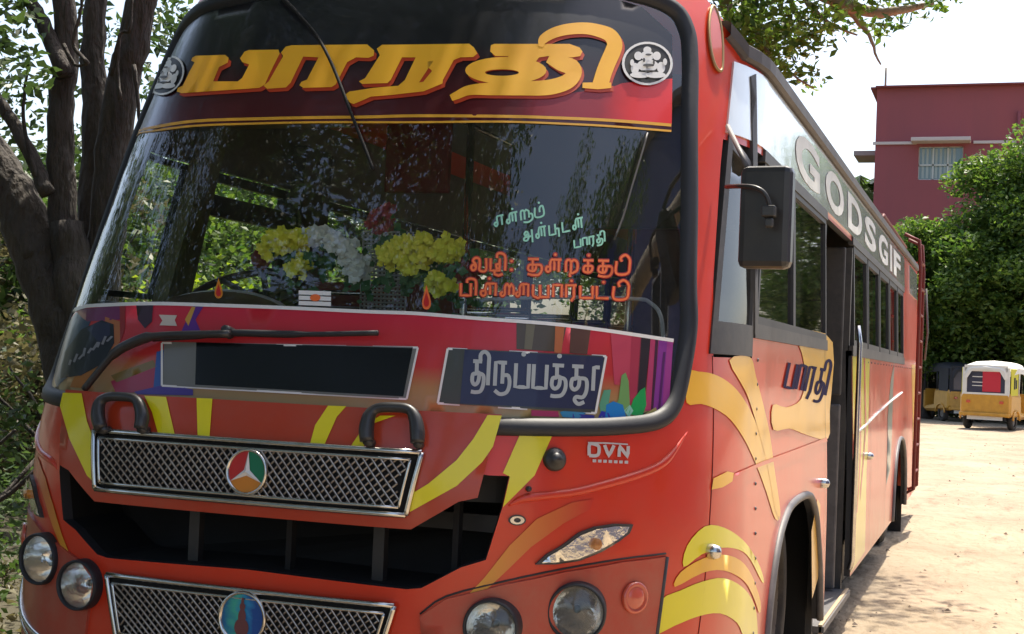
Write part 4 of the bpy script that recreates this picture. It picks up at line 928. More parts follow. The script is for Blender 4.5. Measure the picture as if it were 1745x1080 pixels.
# ---- doorway: steps, folded leaf, grab rail, outer door frame
def sX(s, z, off=0.0): return S(np.array([s]), np.array([z]), np.array([off]))[0]
y0, y1 = sX(DOOR0, .8)[1], sX(DOOR1, .8)[1]; yc_ = (y0+y1)/2; dy = y1-y0
MB().box((1.0, yc_, .07), (.56, dy, .03), None).build('door_step', M['guttergrey'], B)
MB().box((1.262, yc_, .07), (.02, dy, .05), None, .004).build('step_nosing', mat('worn_step_edge', (.45, .33, .2), .6), B)
for k in range(2): MB().box((.78-.28*k, yc_, .21+.16*k), (.28, dy-.02, .03)).box((.92-.28*k, yc_, .14+.16*k), (.02, dy-.02, .14)).build('door_step', M['floor'], B)
MB().box((.75, y0-.02, 1.0), (.95, .04, 2.1)).build('door_jamb', M['greypaint'], B); MB().box((.75, y1+.02, 1.0), (.95, .04, 2.1)).build('door_jamb', M['greypaint'], B)
dl = empty('folding_door'); dl.parent = B
MB().box((1.02, y1-.10, .62), (.36, .035, 1.05), None, .01).build('door_panel', M['guttergrey'], dl)
MB().box((1.02, y1-.10, 1.62), (.36, .03, .85), None, .01).build('door_frame', M['greypaint'], dl)
MB().box((1.03, y0+.10, 1.55), (.34, .03, 1.0), None, .01).build('door_frame', M['greypaint'], dl)
MB().box((1.03, y0+.10, .60), (.34, .035, .95), None, .01).build('door_panel', M['greypaint'], dl)
MB().tube([(1.27, y1+.0, 1.60), (1.285, y1+.0, 1.5), (1.285, y1, .25), (1.27, y1, .2)], .016, 8).build('door_edge_rail', M['chrome'], B)
MB().tube([(1.15, y0+.25, 1.45), (1.18, y0+.25, 1.35), (1.18, y0+.25, .75), (1.15, y0+.25, .65)], .014, 8).build('grab_rail', M['chrome'], B)

# ---- wheels
def wheel(x, y, r=.46, w=.26):
    Mx = Matrix.Translation((x, y, GZ+r)) @ Matrix.Rotation(pi/2 if x > 0 else -pi/2, 4, 'Y')
    t = MB().lathe([(r*.55, -w/2), (r*.8, -w/2), (r*.95, -w*.42), (r, -w*.3), (r, w*.3), (r*.95, w*.42), (r*.8, w/2), (r*.58, w/2), (r*.56, w*.35)], Mx, 40).build('wheel', M['tyre'], B)
    MB().lathe([(r*.57, w*.42), (r*.52, w*.30), (r*.5, w*.1), (r*.3, w*.05), (r*.26, w*.25), (r*.16, w*.30), (.001, w*.32)], Mx, 30).build('rim', M['rim'], t)
    nb = MB()
    for k in range(8): nb.lathe([(.014, w*.05), (.014, w*.14), (.001, w*.15)], Mx @ Matrix.Translation((r*.4*cos(k*pi/4), r*.4*sin(k*pi/4), 0)), 6)
    nb.build('wheel_nut', M['greypaint'], t)
ya = S(np.array([3.17]), np.array([.3]))[0][1]; yr = S(np.array([9.55]), np.array([.3]))[0][1]
for x in (1.05, -1.05): wheel(x, ya); wheel(x, yr)
for yy in (ya, yr):
    for sx in (1, -1):
        MB().box((sx*.72, yy, .5), (.04, 1.9, 1.0)).box((sx*.95, yy-.93, .4), (.5, .03, .8)).box((sx*.95, yy+.93, .4), (.5, .03, .8)).build('wheel_well', M['cavity'], B)
MB().box((0, 3.1, .22), (1.3, 5.8, .2)).box((0, 7.5, .2), (.9, 7, .12)).build('chassis', M['cavity'], B)
MB().box((.95, 6.6, .05), (.3, 1.2, .3), None, .03).build('fuel_tank', M['blackplastic'], B)
MB().box((1.08, yr+.98, .1), (.32, .015, .42)).build('mud_flap', M['tyre'], B)

# ---- ladder at the back of the right side
lad = MB(); ya_, yb_ = sX(10.32, 1.5)[1], sX(10.85, 1.5)[1]
for yy in (ya_, yb_): lad.tube([(1.20, yy, 2.62), (1.33, yy, 2.56), (1.35, yy, 2.3), (1.35, yy, .3), (1.26, yy, .25)], .016, 8)
lo_ = lad.build('ladder', M['ladder'], B)
for k in range(9): MB().tube([(1.35, ya_, .45+.24*k), (1.35, yb_, .45+.24*k)], .013, 6).build('ladder_rung', M['ladder'], lo_)
# roof rack
rr = MB()
for xx in (1.1, -1.1): rr.tube([(xx, 8.2, 2.62), (xx, 8.3, 2.66), (xx, 11.3, 2.66)], .014, 6)
for k in range(6): rr.tube([(-1.1, 8.3+.6*k, 2.66), (1.1, 8.3+.6*k, 2.66)], .012, 6)
rr.build('roof_rack', M['ladder'], B)
MB().tube([(1.30, 11.62, 2.25), (1.33, 11.62, 1.8), (1.31, 11.62, 1.5)], .012, 6).build('rear_lamp_pipe', M['guttergrey'], B)

# ---- mirror
c0 = plane_at(1265, 284, 1, .75); c1 = plane_at(1355, 284, 1, .75); c2 = plane_at(1352, 459, 1, .75)
mc = Vector(((c0[0]+c1[0])/2, .75, (c0[2]+c2[2])/2)); mw, mh = c1[0]-c0[0], c0[2]-c2[2]
Mm = Matrix.Translation(mc) @ Matrix.Rotation(radians(-5), 4, 'Z')
mr_ = empty('side_mirror'); mr_.parent = B
MB().box((0, 0, 0), (mw, .075, mh), Mm, .022).build('mirror_housing', M['blackplastic'], mr_)
MB().box((0, .040, 0), (mw*.86, .006, mh*.9), Mm, .002).build('mirror_glass', mat('mirror_face', (.8, .8, .8), .02, 1), mr_)
def mp(px, py, Y): return tuple(plane_at(px, py, 1, Y))
a1 = catmull([mp(1238, 318, .82), mp(1262, 317, .70), mp(1285, 319, .66), mp(1302, 328, .655), mp(1310, 345, .655), mp(1311, 362, .66)], 5)
MB().tube(a1, .0075, 8).build('mirror_arm', M['blackplastic'], mr_)
cp = Vector(mp(1313, 362, .69)); 
MB().box(tuple(cp+Vector((0, -.025, 0))), (.042, .05, .035), None, .005).box(tuple(cp+Vector((.002, -.03, -.035))), (.026, .03, .03), None, .006).build('mirror_clamp', M['blackplastic'], mr_)
MB().tube([mp(1240, 215, 1.0), mp(1262, 260, .8), mp(1273, 284, .75)], .009, 6).build('mirror_stay', M['guttergrey'], mr_)

# ---- interior
MB().tube(catmull([(-1.0, .62, 1.34), (-.95, .58, 1.40), (-.55, .42, 1.405), (0, .36, 1.40), (.6, .42, 1.38), (1.0, .62, 1.36)], 5), .03, 8).build('dashboard_lip', M['dashdark'], B)
V = []; F = []
for i, sx in enumerate(np.linspace(-1.25, 1.25, 30)):
    p = S(np.array([sx]), np.array([1.36]), np.array([-.06]))[0]
    for (dy_, z) in ((0, .9), (.0, 1.33), (.05, 1.37), (.45, 1.37), (.5, 1.30), (.52, .6)): V.append((p[0]*.96, p[1]+dy_, z))
for i in range(29):
    for j in range(5): F.append((i*6+j, i*6+j+1, (i+1)*6+j+1, (i+1)*6+j))
pyd('dashboard', V, F, M['dashdark'], B)
# pale instrument cowl in front of the driver
cw = [at(px, py, .75) for px, py in ((262, 522), (290, 508), (325, 500), (375, 496), (425, 501), (465, 514), (480, 524))]; V = []; F = []
cw = catmull([tuple(c) for c in cw], 4); n = len(cw)
for k in range(5):
    for c in cw: V.append((c[0]-.03*k, c[1]+.08*k, 1.36+(c[2]-1.36)*(1+.12*k-.05*k*k)+.0))
for k in range(4):
    for i in range(n-1): F.append((k*n+i, k*n+i+1, (k+1)*n+i+1, (k+1)*n+i))
pyd('instrument_cowl', V, F, M['dash'], B, True)
sw = at(428, 497, 1.25); Ms = Matrix.Translation(sw) @ Matrix.Rotation(radians(24), 4, 'X')
ring_ = [Ms @ Vector((.235*cos(t), .235*sin(t), 0)) for t in np.linspace(0, 2*pi, 40)]
stw = MB().tube(ring_, .016, 8, False); stw.tube([Ms @ Vector((0, 0, 0)), Ms @ Vector((0, .1, -.6))], .03, 8)
for a in (.5, 2.6, 4.7): stw.tube([Ms @ Vector((0, 0, -.02)), Ms @ Vector((.23*cos(a), .23*sin(a), 0))], .012, 6)
stw.build('steering_wheel', M['blackplastic'], B)
def seat(x, y, nm='passenger_seat', w=.9, parent=B):
    r = empty(nm, (x, y, .45)); r.parent = parent
    MB().box((0, 0, .32), (w, .42, .12), None, .04).build('seat_cushion', M['seat'], r)
    bk = MB().box((0, 0, 0), (w, .11, .72), Matrix.Translation((0, .25, .72)) @ Matrix.Rotation(radians(-10), 4, 'X'), .04).build('seat_back', M['seat'], r)
    MB().tube([(-w/2+.05, .2, .0), (-w/2+.05, .3, .9), (-w/2+.1, .34, 1.14), (w/2-.1, .34, 1.14), (w/2-.05, .3, .9), (w/2-.05, .2, 0)], .014, 6).build('seat_frame', M['chrome'], r)
    return r
ds = seat(-.72, 1.75, 'driver_seat', .5)
ps = seat(-.72, 3.2)
for k in range(9):
    for xx in (-.74, .74):
        if (k == 0 and xx < 0) or (xx > 0 and k in (1, 2)): continue
        c = ps.copy(); COL.objects.link(c); c.location = (xx, 3.2+.82*k, .45)
        for ch in ps.children: d = ch.copy(); COL.objects.link(d); d.parent = c
# partition behind the driver, posts, ceiling trims, things hung above
MB().box((-.75, 2.35, 1.2), (.95, .03, .9)).build('driver_partition', M['interiorred'], B)
MB().tube([(-.28, 2.33, .5), (-.28, 2.33, 2.5)], .02, 8).build('grab_pole', M['chrome'], B)
MB().tube([(.35, 2.9, .5), (.35, 2.9, 2.5)], .018, 8).build('grab_pole', M['chrome'], B)
for xx in (-.35, .35): MB().tube([(xx, 1.6, 2.42), (xx, 11.5, 2.42)], .012, 6).build('ceiling_rail', M['chrome'], B)
a = at(395, 212, 1.9); b = at(515, 252, 1.2)
MB().box(((a.x+b.x)/2, 1.55, a.z-.02), (.7, .25, .09), None, .01).build('header_box', mat('varnished_header', (.20, .14, .07), .4), B)
MB().box((-.35, 1.9, 2.2), (.3, .04, .36), None, .01).build('header_cabinet', M['interiorred'], B)
MB().box((.45, 2.4, 2.2), (1.1, .04, .55), None, .01).build('header_cabinet', mat('green_header_panel', (.01, .05, .025), .5), B)
# curved white handrail behind the glass at the right
MB().tube(catmull([mp(800, 512, 1.1), mp(940, 506, 1.1), mp(1080, 509, 1.1), mp(1108, 516, 1.05), mp(1125, 536, 1.0), mp(1130, 575, 1.0), mp(1131, 640, 1.0)], 6), .007, 8).build('cab_handrail', M['white'], B)
# perforated steel screen
V = []; F = []; 
p0 = at(620, 395, 1.25); p1 = at(690, 530, 1.25)
nx_, nz_ = 11, 20
scm = mat('perforated_screen_steel', (.5, .5, .48), .4, .3)
dx_ = (p1.x-p0.x)/nx_; dz_ = (p0.z-p1.z)/nz_; sb = MB()
for i in range(nx_+1): sb.tube([(p0.x+i*dx_, 1.25, p0.z), (p0.x+i*dx_, 1.25, p1.z)], .0045, 4, False)
for j in range(nz_+1): sb.tube([(p0.x, 1.245, p1.z+j*dz_), (p1.x, 1.245, p1.z+j*dz_)], .0045, 4, False)
sb.build('cab_screen', scm, B)
# stack of reading lamp / fan
fn = at(445, 441, 1.15)
MB().lathe([(.001, .03), (.03, .028), (.045, 0), (.03, -.028), (.001, -.03)], Matrix.Translation(fn) @ Matrix.Rotation(pi/2, 4, 'X'), 16).build('gear_knob', M['interiorred'], B)
MB().tube([fn, fn+Vector((.05, .15, -.6))], .012, 6).build('gear_lever', M['black'], B)

# ================================================================== THINGS BEHIND THE WINDSCREEN
def flower_bunch(name, label, pxs, Y, m, petals=80, green=True, r=.021):
    root = empty(name, at(*pxs[0], Y)); o = tag(root, label, 'flowers')
    fl = MB(); gr = MB(); rnd = random.Random(len(pxs)*7)
    for (px, py) in pxs:
        c = at(px, py, Y)-root.location
        for k in range(petals//6):
            q = c+Vector((rnd.uniform(-.03, .03), rnd.uniform(-.04, .04), rnd.uniform(-.025, .025)))
            for j in range(6):
                a = j*pi/3+rnd.random(); d = Vector((cos(a), rnd.uniform(-.5, .2)-.2, sin(a)))*r; e = Vector((-sin(a), 0, cos(a)))*r*.45
                fl.add([q, q+d*.6+e, q+d, q+d*.6-e], [(0, 1, 2, 3)])
        if green:
            for j in range(7):
                q = c+Vector((rnd.uniform(-.06, .06), rnd.uniform(0, .06), rnd.uniform(-.10, -.01))); d = Vector((rnd.uniform(-1, 1), rnd.uniform(-.3, .3), rnd.uniform(-1, .4)))*.045; e = Vector((d.z, 0, -d.x))*.4
                gr.add([q, q+d*.5+e, q+d, q+d*.5-e], [(0, 1, 2, 3)])
    fl.build('petals', m, root)
    if green: gr.build('flower_leaves', M['leafgreen'], root)
    return root
M['leafgreen'] = mat('plastic_leaf_green', (.02, .11, .03), .5)
M['petaly'] = mat('yellow_green_petals', (.74, .80, .06), .6, noise=(9, (.80, .72, .06), .4)); M['petalw'] = mat('pale_grey_petals', (.68, .72, .66), .8)
M['petalr'] = mat('crimson_petals', (.25, .012, .03), .6)
flower_bunch('flower_garland', 'bunch of yellow green artificial flowers behind the glass beside the steering wheel', [(458, 432), (470, 412), (480, 402), (496, 405), (488, 420), (508, 410), (500, 448), (512, 458), (520, 408)], .75, M['petaly'])
flower_bunch('flower_garland', 'yellow flowers with green leaves behind the glass left of the orange lettering', [(660, 438), (672, 425), (690, 418), (702, 430), (715, 412), (730, 418), (722, 440), (700, 450), (680, 445), (762, 425), (772, 415), (752, 432), (760, 488), (745, 480)], .75, M['petaly'])
flower_bunch('flower_garland', 'pale grey fan of artificial flowers between the two yellow bunches', [(530, 404), (545, 403), (560, 407), (575, 414), (588, 424), (598, 437), (606, 452), (610, 465)], .78, M['petalw'], 110, True, .022)
flower_bunch('flower_garland', 'crimson flowers tucked behind the yellow bunch next to the orange lettering', [(785, 440), (792, 452), (800, 462), (782, 466), (640, 375), (650, 388), (655, 360)], .85, M['petalr'], 70, True, .02)

# ================================================================== TREES
M['bark'] = mat('dark_tree_bark', (.022, .018, .016), .9, noise=(5, (.10, .085, .07), .5, (1, 1, .25)), bump=(16, 1, .09, (1, 1, .28)))
M['bark2'] = mat('pale_tree_bark', (.24, .20, .15), .9, noise=(3, (.36, .30, .22), .5, (1, 1, .25)), bump=(14, .9, .03, (1, 1, .3)))
M['leaf_dark'] = leafmat('leaf_dark', (.030, .055, .018), (.075, .12, .035))
M['leaf_mid'] = leafmat('leaf_mid', (.045, .085, .02), (.10, .16, .04))
M['leaf_light'] = leafmat('leaf_light', (.045, .10, .018), (.15, .22, .045), .45)
M['leaf_dry'] = leafmat('leaf_dry', (.08, .075, .035), (.17, .15, .07), .3)
M['leaf_yellow'] = leafmat('leaf_yellow_green', (.16, .25, .02), (.32, .40, .06), .5)
def leaf_mesh(name, clumps, per, size, m, parent=None, seed=1, flat=.0, aspect=.45):
    """clumps: (centre, radius[, zscale]); per leaves in each"""
    r = np.random.default_rng(seed); C = []; 
    for c in clumps:
        n = int(per*(c[1]/.5)**2) if per > 0 else 0; n = max(6, n)
        d = r.normal(size=(n, 3)); d /= np.linalg.norm(d, axis=1, keepdims=True); rad = c[1]*r.random((n, 1))**.45
        zs = c[2] if len(c) > 2 else .75
        C.append(np.array(c[0])+d*rad*np.array([1, 1, zs]))
    C = np.vstack(C); n = len(C)
    a = r.normal(size=(n, 3)); a[:, 2] *= .6; a /= np.linalg.norm(a, axis=1, keepdims=True)
    b = r.normal(size=(n, 3)); b -= a*(a*b).sum(1, keepdims=True); b /= np.linalg.norm(b, axis=1, keepdims=True)
    sz = size*(.6+.8*r.random((n, 1))); k = np.cross(a, b)*sz*.12
    V = np.stack([C-a*sz*.5, C+b*sz*aspect*.5+k, C+a*sz*.5, C-b*sz*aspect*.5+k], 1).reshape(-1, 3)
    me = bpy.data.meshes.new(name); me.vertices.add(4*n); me.vertices.foreach_set('co', V.ravel().astype(np.float32))
    me.loops.add(4*n); me.loops.foreach_set('vertex_index', np.arange(4*n, dtype=np.int32)); me.polygons.add(n)
    me.polygons.foreach_set('loop_start', np.arange(0, 4*n, 4, dtype=np.int32)); me.polygons.foreach_set('loop_total', np.full(n, 4, np.int32))
    me.materials.append(m); me.update(calc_edges=True); me.validate()
    return link_mesh(name, me, parent)
def wob(pts, amp, seed, n=5):
    rnd = random.Random(seed); P = catmull([tuple(p) for p in pts], n); return [Vector(p)+Vector((rnd.uniform(-amp, amp), rnd.uniform(-amp, amp), 0)) for p in P]
def limb(mb, pts, r0, r1, seed=0, amp=.02, n=9):
    P = wob(pts, amp, seed); k = len(P); mb.tube(P, [r0+(r1-r0)*i/(k-1) for i in range(k)], n)
def blobs(c, rad, n, cr, seed, zs=.75, shell=.55):
    """clump centres spread in an ellipsoid"""
    r = random.Random(seed); out = []
    while len(out) < n:
        d = Vector((r.gauss(0, 1), r.gauss(0, 1), r.gauss(0, 1))).normalized(); t = shell+(1-shell)*r.random() if r.random() < .75 else r.random()*shell
        out.append(((c[0]+d.x*rad[0]*t, c[1]+d.y*rad[1]*t, c[2]+d.z*rad[2]*t), cr*r.uniform(.6, 1.25), zs))
    return out
def tree(name, label, base, h, crown_c, crown_r, nclump, cr, per, leaf, m, seed, trunk_r=.2, bark=None, group=None, cat='tree', nl=6):
    t = empty(name, base); tag(t, label, cat, group); b = Vector(base)
    tb = MB(); cc = Vector(crown_c)-b; limb(tb, [(0, 0, -.1), (cc.x*.1, cc.y*.1, h*.3), (cc.x*.4, cc.y*.4, cc.z*.85)], trunk_r, trunk_r*.6, seed, .03)
    rnd = random.Random(seed)
    for k in range(nl):
        a = 2*pi*k/nl+rnd.random(); s0 = Vector((cc.x*.3, cc.y*.3, cc.z*(.45+.3*rnd.random())))
        e = cc+Vector((cos(a)*crown_r[0]*.8, sin(a)*crown_r[1]*.8, crown_r[2]*rnd.uniform(-.3, .6))); limb(tb, [s0, (s0+e)/2+Vector((0, 0, .3)), e], trunk_r*.45, .02, seed+k, .05, 6)
    tb.build('trunk', bark or M['bark'], t)
    leaf_mesh('crown', [((c[0]-base[0], c[1]-base[1], c[2]-base[2]), r_, z_) for c, r_, z_ in blobs(crown_c, crown_r, nclump, cr, seed)], per, leaf, m, t, seed)
    return t
# -- the big many-stemmed tree at the left edge
YT = 5.2
mt = empty('tree', (0, 0, 0)); mt.location = (at(100, 640, YT).x, YT, GZ); tag(mt, 'big dark many-stemmed tree rising beside the bus at the left edge', 'tree')
tb = MB(); o_ = mt.location
def TL(l, Y=YT): return [at(px, py, Y)-o_ for px, py in l]
def wpx(p): return p*.0034
limb(tb, TL([(150, 800), (125, 650), (95, 520), (60, 420), (20, 330), (-40, 240)]), wpx(62), wpx(50), 1, .02, 12)
limb(tb, TL([(150, 760), (140, 600), (128, 480), (118, 380)]), wpx(60), wpx(36), 2, .02, 12)
limb(tb, TL([(122, 480), (105, 330), (103, 200), (112, 90), (108, -40), (105, -200)]), wpx(34), wpx(22), 3, .012, 12)
limb(tb, TL([(150, 520), (160, 360), (163, 200), (158, 90), (165, -60), (170, -220)], YT+.4), wpx(40), wpx(20), 4, .012, 12)
limb(tb, TL([(160, 560), (185, 360), (200, 200), (225, 80), (250, -40), (300, -180)], YT+.2), wpx(44), wpx(30), 5, .015, 12)
limb(tb, TL([(80, 330), (60, 280), (25, 215), (-10, 160), (-60, 90)], YT-.2), wpx(18), wpx(12), 6, .01)
limb(tb, TL([(112, 130), (80, 50), (50, 0), (20, -60)], YT-.1), wpx(20), wpx(12), 7, .01)
limb(tb, TL([(60, 440), (30, 380), (-10, 300)], YT-.1), wpx(30), wpx(26), 8, .01)
for k, l in enumerate([[(108, 75), (128, 110), (150, 108)], [(150, 108), (125, 75), (135, 30), (142, -20)], [(190, 130), (205, 60), (222, 50), (225, -10)], [(205, 170), (200, 120), (205, 60)], [(60, 300), (40, 200), (48, 110)], [(228, 110), (236, 180), (240, 260)]]):
    limb(tb, TL(l, YT-.3), wpx(5), wpx(3), 9+k, .004, 6)
tb.build('trunk', M['bark'], mt)
cl = []
rnd = random.Random(3)
for k in range(95):     # leaf clumps with gaps behind the stems
    px, py = rnd.uniform(-160, 330), rnd.uniform(-260, 330); Y = rnd.uniform(YT+.6, YT+4)
    p = at(px, py, Y)-o_; cl.append((tuple(p), rnd.uniform(.16, .40)))
for k in range(26):
    p = at(rnd.uniform(-220, 60), rnd.uniform(-250, 160), rnd.uniform(YT-1.5, YT+.5))-o_; cl.append((tuple(p), rnd.uniform(.2, .4)))
# canopy spreading over the bus towards the camera
for k in range(230):
    x = rnd.uniform(-6.5, 1.6); y = rnd.uniform(-7, 9); z = rnd.uniform(4.3, 7.5)+.15*abs(x)
    if z < 4.6 and y < 1: z += .8
    if -6 < x < -1.6 and 4.5 < y < 11.5: continue  # gap shaped so the sun reaches the shrubs beside the bus
    if x < -2 and y > 4 and rnd.random() < .6: continue
    cl.append(((x-o_.x, y-o_.y, z-o_.z), rnd.uniform(.35, .85)))
for k in range(150):  # denser unseen clumps added to shade the bus front and the ground before it
    cl.append(((rnd.uniform(-6.5, 1.0)-o_.x, rnd.uniform(-5, 3.5)-o_.y, rnd.uniform(5.0, 6.8)-o_.z), rnd.uniform(.6, 1.0)))
leaf_mesh('crown', cl, 150, .105, M['leaf_dark'], mt, 5)
lb = MB()
for k in range(0):
    a = Vector((-3.6+rnd.uniform(-.5, .5), 4.8+rnd.uniform(-.5, .5), 3.2)); e = Vector((rnd.uniform(-5, 1.4), rnd.uniform(-6, 7), rnd.uniform(5, 6.8)))
    limb(lb, [a-o_, (a+e)/2+Vector((0, 0, .7))-o_, e-o_], .10, .03, 40+k, .04, 7)

# -- bough with hanging leaves over the bus, top right of the picture
bo = empty('tree', (-3.4, 9.5, GZ)); tag(bo, 'tree behind the bus whose leafy bough hangs over the roof at the top right', 'tree'); o_ = bo.location
tb = MB(); limb(tb, [(0, 0, -.1), (.1, 0, 2), (.5, -.2, 4)], .26, .18, 1); limb(tb, [Vector((.5, -.2, 4)), at(1150, -60, 8.5)-o_, at(1350, -30, 8.3)-o_, at(1480, 20, 8.2)-o_, at(1590, 5, 8.2)-o_], .13, .02, 2, .02)
for l in ([(1250, -40), (1290, 60), (1330, 110), (1385, 150)], [(1350, -30), (1400, 30), (1460, 60)], [(1240, -30), (1250, 60), (1290, 130)], [(1440, 10), (1480, 60), (1500, 110)]):
    limb(tb, [at(px, py, 8.3)-o_ for px, py in l], .03, .008, 5, .01, 6)
tb.build('trunk', M['bark2'], bo)
cl = []
for (x0, x1, ya, yb, n, r_) in ((1230, 1330, -80, 90, 34, .26), (1260, 1400, 60, 130, 14, .17), (1330, 1470, -80, 60, 26, .22), (1470, 1600, -60, 20, 13, .20), (1560, 1640, -30, 25, 6, .14), (1300, 1390, 110, 150, 5, .12), (1440, 1540, 30, 70, 5, .12)):
    for k in range(n): p = at(rnd.uniform(x0, x1), rnd.uniform(ya, yb), rnd.uniform(7.6, 9.2))-o_; cl.append((tuple(p), r_*rnd.uniform(.6, 1.3)))
leaf_mesh('crown', cl, 210, .085, M['leaf_light'], bo, 8)
# -- tree row along the left side of the bus
k = 0
LTL = ['broad tree standing left of the bus just behind the many-stemmed one', 'tall tree farther along the left side of the bus', 'dense tree near the middle of the left tree row', 'darker tree near the far end of the left tree row', 'last tree of the row beyond the rear of the bus', 'second-row tree deep behind the left stems', 'wide bushy tree seen through the driver side windows', 'farther bushy tree seen through the second cab window']
for (x, y, h, r) in ((-8.6, 10.5, 2.4, 1.5), (-5.8, 14, 5.0, 2.8), (-5.8, 18, 5.5, 3.0), (-5.0, 24, 5.2, 3.0), (-6.2, 31, 4.0, 2.6), (-13, 14, 3.0, 2.0), (-9.6, 16.5, 3.5, 2.7), (-9.8, 21.5, 3.8, 3.0)):
    tree('tree', LTL[k], (x, y, GZ), 2.5, (x, y, h-.6), (r, r, r*.95), 60, .75, 110, .15, (M['leaf_mid'], M['leaf_dark'], M['leaf_light'], M['leaf_dark'], M['leaf_mid'], M['leaf_dark'], M['leaf_light'], M['leaf_mid'])[k], 20+k, .22); k += 1
# sunlit shrubs seen through the cab windows, and brown scrub at the left edge
def shrub(label, c, r, n, cr, per, leaf, m, seed):
    t = empty('shrub', (c[0], c[1], GZ)); tag(t, label, 'shrub')
    sb_ = MB(); rd = random.Random(seed)
    for k in range(7): a = rd.uniform(0, 2*pi); limb(sb_, [(0, 0, 0), (cos(a)*r[0]*.3, sin(a)*r[1]*.3, r[2]*.8), (cos(a)*r[0]*.7, sin(a)*r[1]*.7, r[2]*1.5)], .03, .01, k, .02, 5)
    sb_.build('stem', M['bark'], t)
    leaf_mesh('foliage', [((x-c[0], y-c[1], z-GZ), q, w) for (x, y, z), q, w in blobs(c, r, n, cr, seed) if z > GZ], per, leaf, m, t, seed); return t
shrub('sunlit yellow green bush seen through the cab side window', (-3.1, 5.4, .9), (.85, 1.3, 1.0), 34, .38, 170, .085, M['leaf_yellow'], 51)
shrub('olive bush beside the second cab window', (-3.2, 7.2, 1.0), (.9, 1.6, 1.1), 34, .40, 150, .09, M['leaf_light'], 52)
shrub('dry brown scrub between the trunk and the left edge', (-6.4, 6.8, .9), (1.9, 1.4, 1.25), 60, .42, 140, .10, M['leaf_dry'], 53)
shrub('taller dry thicket behind the scrub at the left', (-8.8, 9.8, 1.5), (2.6, 1.6, 1.8), 70, .5, 110, .13, M['leaf_dry'], 54)
shrub('light green bushes deep beside the bus, behind the sunlit yellow green bush', (-6.2, 9.2, 1.3), (1.9, 2.6, 1.5), 80, .5, 120, .10, M['leaf_light'], 57)
shrub('bush along the middle of the left side of the bus', (-4.2, 12.0, 1.2), (1.5, 2.4, 1.3), 70, .45, 120, .10, M['leaf_mid'], 58)
shrub('low green weeds beside the front left corner of the bus', (-3.0, 1.8, .15), (.9, 1.1, .55), 40, .26, 190, .055, M['leaf_mid'], 55)
shrub('green weeds farther out from the front left corner', (-4.3, 3.2, .2), (1.3, 1.2, .6), 44, .3, 170, .06, M['leaf_dark'], 56)
for k, (x, y, h, r) in enumerate(((-7.5, -1.5, 4.5, 3.2), (-5.0, -8.5, 5.0, 3.4), (-9.5, 3.0, 4.0, 2.8))):  # first two are unseen trees added to darken the left of the bus front
    tree('tree', ('unseen tree added to shade the bus front, out to its left', 'unseen tree added to shade the bus front, left of the pale-trunked one', 'low spreading tree left of the weeds')[k], (x, y, GZ), 2.5, (x, y, h-.8), (r, r, r*.95), 70, .85, 90, .16, M['leaf_dark'], 70+k, .24)
rt = empty('tree', (6.9, -3.4, GZ)); tag(rt, 'leaning pale-barked tree to the right of the bus front, mirrored in the windscreen edge', 'tree'); o_ = rt.location
tb = MB(); limb(tb, [Vector((0, 0, -.1))]+[Vector(p)-o_ for p in ((6.85, -2.7, 2.2), (6.2, -1.3, 3.3), (5.37, .04, 3.75), (5.39, .73, 3.9), (5.33, 1.4, 3.95), (5.2, 2.4, 4.06), (4.9, 3.6, 4.5), (4.6, 5, 5.2))], .28, .11, 3, .025, 12); limb(tb, [(-.1, .6, 2.4), (.5, 1.2, 4.4), (.9, 1.6, 6.5)], .2, .07, 4, .03)
M['bark_pale'] = mat('cream_tree_bark', (.62, .54, .42), .85, noise=(4, (.36, .29, .2), .6, (1, 1, .3)), bump=(14, .9, .03))
tb.build('trunk', M['bark_pale'], rt)
leaf_mesh('crown', [((rnd.uniform(-1.5, 2.5), rnd.uniform(0, 4.5), rnd.uniform(6.2, 8.0)), rnd.uniform(.35, .7)) for k in range(40)], 110, .12, M['leaf_mid'], rt, 19)
# -- unseen blue building, added for the navy reflection in the windscreen's right part
bb = empty('building', (10.5, 0, GZ)); tag(bb, 'unseen blue building added right of the bus front for its reflection in the windscreen', 'building')
MB().box((.15, .5, 4.6), (.3, 17, 9.2)).box((4, -8, 4.6), (8, .3, 9.2)).box((4, 9, 4.6), (8, .3, 9.2)).box((8, .5, 4.6), (.3, 17, 9.2)).build('wall', mat('blue_wall_paint', (.17, .20, .42), .8, noise=(.7, (.12, .14, .33), .5)), bb)
MB().box((4, .5, 9.3), (8.8, 17.8, .2)).build('roof_slab', M['trim'] if 'trim' in M else mat('concrete_slab', (.4, .38, .35), .8), bb)
for y_ in (-5, -1, 3, 7):
    for z_ in (1.9, 5.6):
        wf_ = MB().box((-.02, y_-.65, z_), (.08, .07, 1.4)).box((-.02, y_+.65, z_), (.08, .07, 1.4)).box((-.02, y_, z_-.7), (.08, 1.37, .07)).box((-.02, y_, z_+.7), (.08, 1.37, .07)).box((-.02, y_, z_), (.05, .05, 1.4)).build('window', M['white'], bb)
        MB().box((-.012, y_, z_), (.02, 1.3, 1.4)).build('pane', M['dashdark'], wf_)
shrub('trampled weeds right beside the left headlights of the bus', (-2.5, .2, .1), (.7, 1.0, .4), 34, .22, 200, .05, M['leaf_dark'], 59)
shrub('dark undergrowth behind the weeds at the lower left', (-4.6, 5.6, .4), (1.5, 1.3, .8), 60, .34, 150, .08, M['leaf_dark'], 60)
